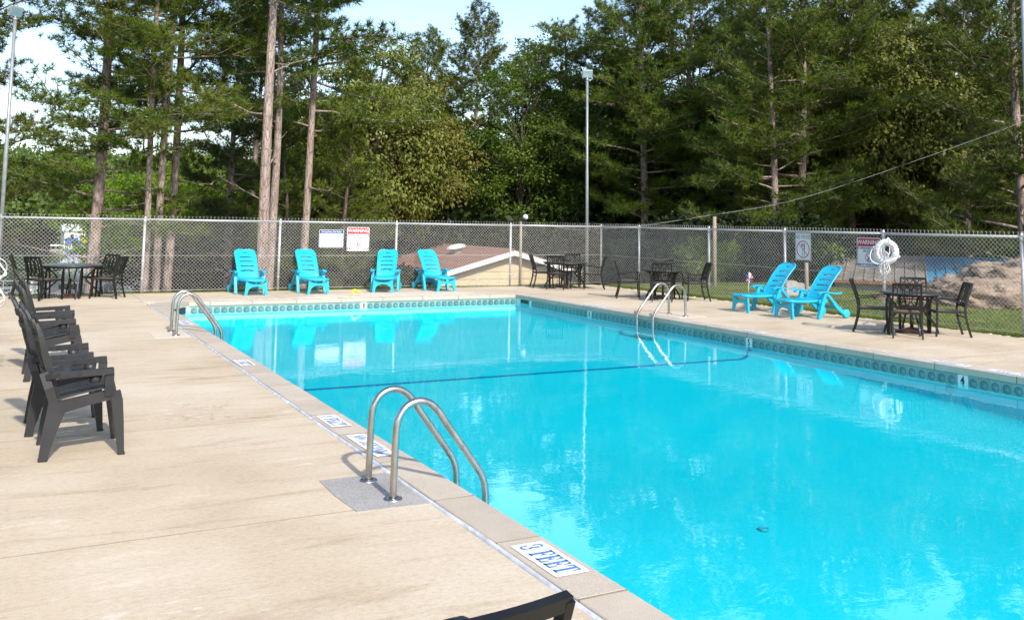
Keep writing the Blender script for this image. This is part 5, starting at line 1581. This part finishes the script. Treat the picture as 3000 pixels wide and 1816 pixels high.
# siding boards on the gable end, each its own board
zb = -2.7; bh = .305
while zb < ZR-.22:
    zt = zb+bh-.02
    def halfw(z): return min(HWD-.30, max(0.02, (ZR-.16-z)/slope))
    a, c = halfw(zb), halfw(zt)
    for x0, x1, y0, y1 in ((-1, -.46, -1, -.46), (-.455, 1, -.455, 1)):
        lo0, lo1 = a*x0 if x0 == -1 else max(-a, -1.5), a*x1 if x1 == 1 else max(-a, -1.508)
        hi0, hi1 = c*y0 if y0 == -1 else max(-c, -1.5), c*y1 if y1 == 1 else max(-c, -1.508)
        if lo1-lo0 < .03: continue
        MB().prism([(lo0, zb), (lo1, zb), (hi1, zt), (hi0, zt)], Matrix.Translation((0, .03, 0)) @ FACE, .028).build('siding_board', M['siding'], bld)
    zb += bh
g = MB()
g.box(-HWD+.3, HWD-.3, .03, GL, -2.7, ZE-.06)
g.prism([(-HWD+.3, ZE-.06), (HWD-.3, ZE-.06), (0, ZR-.14)], Matrix.Translation((0, GL, 0)) @ FACE, GL-.04)
g.build('wall', M['soffit'], bld)
MB().box(-1.55, -1.45, -.012, .0, -2.6, -.05).build('wall_joint', M['soffit'], bld)
for sg in (-1, 1):
    # rake boards and eave fascia
    MB().add([(0,-.42,ZR-.02),(sg*HWD,-.42,ZE-.02),(sg*HWD,-.42,ZE-.22),(0,-.42,ZR-.22),(0,-.385,ZR-.02),(sg*HWD,-.385,ZE-.02),(sg*HWD,-.385,ZE-.22),(0,-.385,ZR-.22)], [(0,1,2,3),(7,6,5,4),(3,2,6,7),(1,5,6,2)]).build('rake_board', M['fascia'], bld)
    MB().box(min(sg*HWD,sg*(HWD-.03)), max(sg*HWD,sg*(HWD-.03)), -.384, GL+.3, ZE-.19, ZE-.02).build('eave_board', M['fascia'], bld)
    MB().add([(sg*.02,-.38,ZR-.06),(sg*(HWD-.04),-.38,ZE-.07),(sg*(HWD-.04),GL+.3,ZE-.07),(sg*.02,GL+.3,ZR-.06)], [(0,1,2,3) if sg > 0 else (3,2,1,0)]).build('soffit', M['soffit'], bld)
    # shingle courses
    nC = 26
    for k in range(nC):
        u0, u1 = k/nC, (k+1.25)/nC; u1 = min(u1, 1.0)
        def pt(u, y, dz): return (sg*(HWD+.04)*(1-u), y, ZE+(ZR-ZE)*u+dz)
        y0 = -.44
        MB().add([pt(u0,y0,.030),pt(u0,GL+.34,.030),pt(u1,GL+.34,.012),pt(u1,y0,.012),pt(u0,y0,.004),pt(u0,GL+.34,.004)], [(0,1,2,3) if sg < 0 else (3,2,1,0),(4,5,1,0),(4,0,3)]).build('shingle_course', M['shingle'], bld)
MB().add([(-.14,-.44,ZR+.0),(0,-.44,ZR+.055),(.14,-.44,ZR),(-.14,GL+.34,ZR),(0,GL+.34,ZR+.055),(.14,GL+.34,ZR)], [(0,1,4,3),(1,2,5,4)]).build('ridge_cap', M['shingle'], bld)
vt = MB(); Mv = Matrix.Translation((-1.05, 3.0, .45)) @ Matrix.Rotation(math.radians(-12), 4, 'Y')
vt.lathe([(0,.30),(.22,.295),(.36,.25),(.42,.19),(.43,.15),(.40,.15),(.0,.17)], 24, Mv); vb = vt.build('roof_vent', M['vent_white'], bld)
MB().lathe([(.24,-.12),(.24,.16)], 18, Mv).build('vent_collar', M['pole'], vb)

# --- low building with the metal roof behind the boulder
e = Vector((.63, -.777, 0)).normalized(); pr = Vector((.777, .63, 0)).normalized()
O = Vector((22.6, 21.25, 0)); mbd = empty('metal_roof_building', O, math.atan2(e.y, e.x), 'low shed with rusty and blue ribbed metal roof behind the boulder', 'building')
LN, RUN, ZEV, ZRD = 7.2, 4.2, .16, .86
npan = 24; pw = LN/npan
for k in range(npan):
    mt = M['roof_blue'] if k > 9 else M['roof_rust']
    x0 = k*pw; p = MB()
    def rp(x, v, dz): return (x, v*RUN, ZEV+(ZRD-ZEV)*v+dz)
    for a, b, dz in ((0, .86, 0.0),):
        p.add([rp(x0,0,.0),rp(x0+pw*.84,0,.0),rp(x0+pw*.84,1,.0),rp(x0,1,.0)], [(0,1,2,3)])
        p.add([rp(x0+pw*.84,0,0),rp(x0+pw*.88,0,.035),rp(x0+pw*.96,0,.035),rp(x0+pw,0,0),rp(x0+pw*.84,1,0),rp(x0+pw*.88,1,.035),rp(x0+pw*.96,1,.035),rp(x0+pw,1,0)], [(0,1,5,4),(1,2,6,5),(2,3,7,6)])
    p.build('roof_panel', mt, mbd)
    if k % 3 == 0:
        p = MB(); w3 = min(pw*3, LN-x0)
        p.add([(x0,RUN,ZRD),(x0+w3,RUN,ZRD),(x0+w3,2*RUN,ZEV),(x0,2*RUN,ZEV)], [(0,1,2,3)]); p.build('rear_roof_panel', M['roof_rust'], mbd)
MB().box(-.02, LN+.02, -.05, .0, ZEV-.09, ZEV+.005).build('eave_edge', M['rust'], mbd)
g = MB(); g.box(.3, LN-.2, .45, 2*RUN-.4, -2.8, ZEV-.02); g.prism([(.45,ZEV-.02),(2*RUN-.4,ZEV-.02),(RUN,ZRD-.04)], Matrix(((0,0,1,.3),(1,0,0,0),(0,1,0,0),(0,0,0,1))), LN-.5)
g.build('wall', M['white_siding'], mbd)
for k in range(11):
    MB().box(2.0, LN-.3, .425, .449, -1.9+k*.17, -1.9+k*.17+.155).build('siding_board', M['white_siding'], mbd)
for x in (.6, 3.0): 
    w_ = MB().box(x, x+1.0, .38, .424, -.95, -.28).build('window', M['fascia'], mbd)
    MB().box(x+.06, x+.94, .365, .379, -.89, -.34).build('pane', M['dark_glass'], w_)

# --- boulder
def rockmesh(seed, sx, sy, sz, amp=.22, n=96, m=64, base=-.3, plan=None):
    rg = np.random.default_rng(seed)
    th = np.linspace(0, 2*np.pi, n, endpoint=False); ph = np.linspace(-.5, 1, m)*np.pi/2
    T_, P_ = np.meshgrid(th, ph, indexing='ij')
    d = np.stack([np.cos(P_)*np.cos(T_), np.cos(P_)*np.sin(T_), np.sin(P_)], -1)
    disp = np.zeros(d.shape[:2])
    for o in range(6):
        fr = 1.3*1.9**o
        for k in range(4):
            v = rg.normal(0, 1, 3); v /= np.linalg.norm(v)
            w = np.sin(d@v*fr*2.2+rg.uniform(0, 6.28)); disp += amp*.62**o*(1-np.abs(w) if o > 1 else w*.6)*.55
    r = 1+disp-.18
    V = d*r[..., None]*np.array([sx, sy, sz]); V[..., 2] = np.maximum(V[..., 2], base)
    V = V.reshape(-1, 3); ix = np.arange(n*m).reshape(n, m); nx = np.roll(ix, -1, 0)
    q = np.stack([ix[:, :-1], nx[:, :-1], nx[:, 1:], ix[:, 1:]], -1).reshape(-1, 4)
    return V, q
def rock_mat(name, a, b_, c_, dark):
    m, nt, b, out = nodes_of(name)
    c = ramp(nt, noise(nt, 1.3, 8, .7, dist=.8), [(.3, a), (.5, b_), (.68, c_)])
    dk = ramp(nt, noise(nt, .9, 7, .7, dist=.5), [(.50, (0, 0, 0)), (.58, (1, 1, 1))])
    c = mixc(nt, math_(nt, 'MULTIPLY', dk, .85), c, dark)
    tc = nt.nodes.new('ShaderNodeTexCoord'); sp = nt.nodes.new('ShaderNodeSeparateXYZ'); nt.links.new(tc.outputs['Object'], sp.inputs[0])
    cl = ramp(nt, math_(nt, 'ADD', math_(nt, 'ADD', sp.outputs[2], .3), math_(nt, 'MULTIPLY', noise(nt, 2.2, 4), .35)), [(.30, (1, 1, 1)), (.50, (0, 0, 0))])
    c = mixc(nt, cl, c, (0.36, 0.165, 0.075))
    nt.links.new(c, b.inputs['Base Color']); b.inputs['Roughness'].default_value = .95; b.inputs['Specular IOR Level'].default_value = .15
    bump(nt, b, math_(nt, 'ADD', noise(nt, 5, 9, .75), noise(nt, 22, 6, .7)), 1.0, .08)
    return m
M['rock'] = rock_mat('granite_boulder', (0.31, 0.21, 0.145), (0.47, 0.35, 0.25), (0.57, 0.45, 0.345), (0.12, 0.095, 0.078))
M['pale_rock'] = rock_mat('pale_boulder', (0.36, 0.33, 0.29), (0.48, 0.44, 0.39), (0.55, 0.51, 0.46), (0.30, 0.27, 0.24))
V, q = rockmesh(4, 2.9, 1.6, 1.16, .40, 150, 90)
tag(link('boulder', fastmesh('boulder', V, q, M['rock'], False), None, (23.9, 13.2, -.10), (0, 0, -.80)), 'huge tan and grey boulder on the lawn beyond the right fence', 'boulder')
V, q = rockmesh(9, 1.8, .95, .56, .38, 80, 50)
tag(link('boulder', fastmesh('boulder', V, q, M['rock'], False), None, (21.0, 14.75, -.06), (0, .10, -.75)), 'smaller grey boulder leaning at the left foot of the huge boulder', 'boulder')
V, q = rockmesh(6, .8, .6, .42, .2, 40, 24)
tag(link('boulder', fastmesh('boulder', V, q, M['pale_rock'], True), None, (18.6, 18.6, -.1), (0, 0, .4)), 'low pale rock behind the pair of loungers and the right fence', 'boulder')

# --- posts and overhead cable
def wood_pole(x, y, top, label, r=.07, lamp=False, lean=(0, 0)):
    z0 = float(ground_z(x, y)); p = empty('wood_post', (x, y, z0), 0, label, 'post', 'weathered wood posts beyond the fence')
    MB().tube([(0,0,-.3),(lean[0]*.5,lean[1]*.5,(top-z0)*.5),(lean[0],lean[1],top-z0)], [r*1.08,r,r*.92], 10).build('shaft', M['wood_post'], p)
    if lamp:
        h = top-z0
        MB().tube([(0,0,h-.05),(.02,-.06,h+.10),(.05,-.16,h+.16)], .016, 8).build('lamp_arm', M['pole'], p)
        MB().lathe([(.0,.10),(.05,.09),(.085,.03),(.09,-.02),(.07,-.05),(0,-.055)], 16, Matrix.Translation((.055,-.18,h+.13)) @ Matrix.Rotation(.5, 4, 'Y')).build('lamp_head', M['vent_white'], p)
    return p
wood_pole(14.44, 26.3, 1.80, 'thin wood post carrying a small lamp above the brown roof', .045, True)
wood_pole(18.85, 22.05, 2.05, 'weathered wood post left of the NO FOOD sign beyond the fence', .06)
wood_pole(16.4, 15.95, .96, 'short tan post directly below the NO FOOD sign', .045)
wood_pole(30.5, 18.7, 2.2, 'thin dark post above the huge boulder', .06)
wood_pole(27.6, 9.6, 8.2, 'tall utility pole past the right edge that carries the cable', .12)
cb = empty('overhead_cable', (14.44, 26.3, 1.80), 0, 'pale overhead cable sagging from the small lamp post to the upper right', 'cable')
pts = [(14.44,26.3,1.80),(15.3,24.3,1.60),(15.95,23.35,1.66),(18.05,21.45,2.06),(20.55,19.0,2.88),(23.55,15.14,4.72),(25.6,12.3,6.2),(27.6,9.6,8.0)]
MB().tube([Vector(p)-Vector((14.44,26.3,1.80)) for p in catmull(pts, 6)], .0035, 6).build('conductor', M['cable'], cb)
MB().tube([Vector(p)-Vector((14.44,26.3,1.80))+Vector((0,0,-.015+.02*math.sin(i*.8))) for i, p in enumerate(catmull(pts, 6))], .0025, 5).build('messenger_wire', M['wire'], cb)

# --- white camper trailers half hidden in the trees
M['camper'] = mk('camper_white', (0.62, 0.62, 0.60), .4, var=.06)
M['camper_trim'] = mk('camper_trim', (0.16, 0.20, 0.24), .4)
M['tyre'] = mk('tyre_rubber', (0.02, 0.02, 0.02), .8)
def camper(x, y, rz, label):
    z0 = float(ground_z(x, y)); c = empty('camper_trailer', (x, y, z0), rz, label, 'camper', 'camper trailers parked in the trees')
    prof = [(-2.9,.55),(-2.95,1.2),(-2.8,2.5),(-2.55,2.75),(2.4,2.75),(2.75,2.5),(2.95,1.6),(2.75,.75),(2.4,.55)]
    MB().prism(prof, Matrix(((1,0,0,0),(0,0,-1,1.1),(0,1,0,0),(0,0,0,1))), 2.2).build('body', M['camper'], c)
    MB().box(-2.9, 2.75, -1.125, -1.105, 1.15, 1.32).build('stripe', M['camper_trim'], c)
    for xw, w_ in ((-1.9,.9),(.9,1.1)):
        w = MB().box(xw, xw+w_, -1.13, -1.102, 1.55, 2.15).build('window', M['camper_trim'], c)
        MB().box(xw+.05, xw+w_-.05, -1.138, -1.131, 1.6, 2.1).build('pane', M['dark_glass'], w)
    d = MB().box(-.55, .10, -1.128, -1.106, .65, 2.4).build('door', M['fascia'], c)
    MB().box(.0, .05, -1.145, -1.129, 1.4, 1.52).build('handle', M['pole'], d)
    for xw in (-.9, -.1):
        Mw = Matrix.Translation((xw, -1.0, .34)) @ Matrix.Rotation(math.pi/2, 4, 'X')
        MB().lathe([(0,-.09),(.24,-.09),(.34,-.07),(.34,.07),(.24,.09),(0,.09)], 20, Mw).build('wheel', M['tyre'], c)
    MB().bar((2.5,0,.5), (3.9,0,.5), .12, .1).build('drawbar', M['tyre'], c)
    return c
camper(25.2, 27.0, -.75, 'white camper trailer glimpsed between trunks left of the NO FOOD sign')
camper(28.5, 21.9, -.95, 'white camper trailer glimpsed behind the shed with the metal roof')
for k, (x, y, s_) in enumerate(((22.3,25.2,1.0),(24.4,24.0,1.1),(21.2,27.6,1.1),(26.4,25.0,1.2),(22.6,23.0,.8),(20.5,24.4,.8),(30.5,16.6,1.2),(32.5,15.2,1.3))):
    tree('shrub', [SHR, SHR_G, SHR, SHR][k % 4], 0, 0, s_, k*1.7, 'leafy bush screening the campers beyond the right fence', 'shrub', 'bushes in front of the campers', xy=(x, y))

# --- red, white and blue pinwheel on a stick
pw_ = empty('garden_pinwheel', (18.05, 19.7, float(ground_z(18.05, 19.7))), 0, 'small red white and blue pinwheel on a stick beyond the fence', 'pinwheel')
pw_.scale = (.65, .65, .8)
MB().tube([(0,0,-.1),(0,0,.45)], .012, 6).build('stick', M['fascia'], pw_)
M['pin_blue'] = mk('pinwheel_blue', (0.03, 0.10, 0.32), .5); M['pin_red'] = mk('pinwheel_red', (0.62, 0.10, 0.12), .5)
for k in range(6):
    a = k*math.pi/3; mt = [M['pin_red'], M['fascia'], M['pin_blue']][k % 3]
    c0 = Vector((0,-.04,.5)); u = Vector((math.cos(a), 0, math.sin(a))); v = Vector((-math.sin(a), 0, math.cos(a)))
    MB().add([c0, c0+u*.17+Vector((0,-.06,0)), c0+u*.19+v*.10+Vector((0,.02,0)), c0+u*.10+v*.09], [(0,1,2,3)]).build('blade', mt, pw_)

# --- lake side: pontoon boats on the near shore, dock, boathouses and pedal boats across the water
M['alu'] = mk('boat_aluminium', (0.52, 0.54, 0.55), .4, .3); M['seat_v'] = mk('boat_vinyl', (0.62, 0.58, 0.52), .5)
def pontoon(x, y, rz, label):
    z0 = float(ground_z(x, y))+.35; c = empty('pontoon_boat', (x, y, z0), rz, label, 'boat', 'pontoon boats on the near shore')
    for sy in (-.85, .85): MB().tube([(-2.8,sy,.28),(-2.6,sy,.28),(2.3,sy,.28),(2.9,sy,.42)], [.10,.28,.28,.04], 14).build('pontoon', M['alu'], c)
    MB().box(-2.7, 2.5, -1.2, 1.2, .55, .64, .01).build('deck', M['alu'], c)
    for (x0,y0,x1,y1) in ((-2.6,-1.17,2.4,-1.17),(-2.6,1.17,2.4,1.17),(-2.6,-1.17,-2.6,-.4),(-2.6,.4,-2.6,1.17),(2.4,-1.17,2.4,1.17)):
        r = MB()
        for z in (.72,.98,1.28): r.bar((x0,y0,z),(x1,y1,z),.035,.035)
        n = max(2, int(math.hypot(x1-x0, y1-y0)/.6))
        for k in range(n+1): r.bar((x0+(x1-x0)*k/n,y0+(y1-y0)*k/n,.64),(x0+(x1-x0)*k/n,y0+(y1-y0)*k/n,1.30),.03,.03,(0,1,0))
        r.build('rail', M['camper'], c)
    for xs_, ys_ in ((-1.8,-.75),(-1.8,.75),(1.4,-.75),(1.4,.75)):
        MB().box(xs_-.5,xs_+.5,ys_-.3,ys_+.3,.65,1.0,.04).box(xs_-.5,xs_+.5,ys_+(.2 if ys_>0 else -.3),ys_+(.3 if ys_>0 else -.2),1.0,1.35,.03).build('bench', M['seat_v'], c)
    MB().box(-3.05,-2.72,-.2,.2,.3,1.25,.05).build('outboard_motor', M['tyre'], c)
    return c
pontoon(1.9, 39.0, 1.2, 'pontoon boat on the shore behind the far left table')
pontoon(4.2, 43.0, 1.7, 'pontoon boat on the shore behind the stout left pine')
pontoon(-.3, 46.0, 1.4, 'pontoon boat nearest the left edge beyond the far left table')
dk_ = empty('dock', (14.5, 204.0, -5.0), 0, 'long pale dock on the far shore of the lake', 'dock')
MB().box(-8, 8, -1, 1, .35, .6).build('dock_deck', M['camper'], dk_)
for x in range(-7, 8, 2): MB().tube([(x,-.9,-1),(x,-.9,1.1)], .1, 6).build('piling', M['wood_post'], dk_)
M['boat_blue'] = mk('pedal_boat_blue', (0.015, 0.06, 0.42), .4); M['boat_yellow'] = mk('pedal_boat_yellow', (0.60, 0.46, 0.03), .4)
for k, (x, mt, nm) in enumerate(((9.6,'boat_blue','leftmost blue'),(11.0,'boat_blue','second blue'),(12.4,'boat_yellow','left yellow'),(13.7,'boat_yellow','right yellow'),(15.2,'boat_blue','third blue'),(16.6,'boat_blue','rightmost blue'))):
    c = empty('pedal_boat', (x, 203.4, -4.35), .3*math.sin(k), '%s pedal boat lined up on the far dock' % nm, 'boat', 'pedal boats on the far dock')
    MB().add([(-.55,-1.1,.1),(.55,-1.1,.1),(.6,.9,.05),(-.6,.9,.05),(-.6,-1.0,.7),(.6,-1.0,.7),(.55,.9,.5),(-.55,.9,.5)], [(3,2,1,0),(4,5,6,7),(0,1,5,4),(1,2,6,5),(2,3,7,6),(3,0,4,7)]).build('hull', M[mt], c)
    MB().box(-.5,.5,.2,.4,.5,1.3,.05).build('seat_back', M[mt], c)
def cabin(x, y, w, d, h, rz, wall, roof, label):
    z0 = float(ground_z(x, y)); c = empty('lake_house', (x, y, z0), rz, label, 'house', 'houses across the lake')
    MB().box(-w/2,w/2,-d/2,d/2,-1,h).build('wall', wall, c)
    MB().add([(-w/2-.4,-d/2-.4,h),(w/2+.4,-d/2-.4,h),(w/2+.4,d/2+.4,h),(-w/2-.4,d/2+.4,h),(-w/2-.4,0,h+w*.22),(w/2+.4,0,h+w*.22)], [(0,1,5,4),(2,3,4,5),(0,4,3),(1,2,5),(3,2,1,0)]).build('roof', roof, c)
    for k in (-.28, .22):
        wd = MB().box(w*k-.4,w*k+.4,-d/2-.06,-d/2-.002,h*.4,h*.8).build('window', M['fascia'], c)
        MB().box(w*k-.34,w*k+.34,-d/2-.09,-d/2-.061,h*.44,h*.76).build('pane', M['dark_glass'], wd)
    MB().box(-.4,.4,-d/2-.05,-d/2-.002,-.2,h*.75).build('door', M['camper_trim'], c)
    return c
M['grey_roof'] = mk('grey_blue_roof', (0.17, 0.20, 0.24), .7)
cabin(12.2, 214, 6.5, 5, 3.0, .1, M['fascia'], M['vent_white'], 'white boathouse above the dock across the lake')
cabin(17.8, 224, 9, 6, 3.4, -.1, M['pole'], M['grey_roof'], 'grey roofed house right of the white boathouse across the lake')

# --- grass
def blades(n, xr, yr, h, seed, mat, dens=None):
    rg = np.random.default_rng(seed); X = rg.uniform(*xr, n); Y = rg.uniform(*yr, n)
    keep = np.sin(X*2.3+np.sin(Y*1.7)*2)*.5+np.sin(Y*2.9+X)*.5+rg.normal(0, .5, n) > -.55
    X, Y = X[keep], Y[keep]; n = len(X); Z = ground_z(X, Y)-.005
    a = rg.uniform(0, 6.28, n); hh = rg.uniform(.45, 1.0, n)*h; w = rg.uniform(.004, .008, n)
    lx, ly = rg.normal(0, .55, n)*hh, rg.normal(0, .55, n)*hh
    A = np.stack([X-np.cos(a)*w, Y-np.sin(a)*w, Z], 1); B = np.stack([X+np.cos(a)*w, Y+np.sin(a)*w, Z], 1); T_ = np.stack([X+lx, Y+ly, Z+hh], 1)
    return fastmesh('grass_blades', np.stack([A, B, T_], 1).reshape(-1, 3), np.arange(3*n).reshape(-1, 3), mat)
M['grass'] = leaf_mat('grass_blade', (0.085, 0.125, 0.016), (0.135, 0.175, 0.028), (0.24, 0.235, 0.075), .3, .6, .9, 0)
tag(link('lawn_grass', blades(100000, (15.03, 21.5), (6.0, 22.8), .065, 1, M['grass'])), 'sunny mown grass between the right fence and the boulder', 'grass', kind='stuff')
tag(link('fence_grass', blades(16000, (-.3, 15.2), (22.9, 24.3), .085, 2, M['grass'])), 'strip of grass along the foot of the far fence', 'grass', kind='stuff')
# crumbled pebble edge of the right deck
rg = np.random.default_rng(5); mb = MB()
for y in np.arange(5, 22.6, .085):
    x = 15.065+rg.normal(0, .012); s_ = rg.uniform(.03, .05)
    mb.box(x-s_, x+s_, y-.04, y+.035, -.05, -.012+rg.uniform(0, .02), .012)
tag(mb.build('deck_edging', M['old_patch']), 'crumbled pale edging stones where the right deck meets the grass', 'edging', kind='stuff')
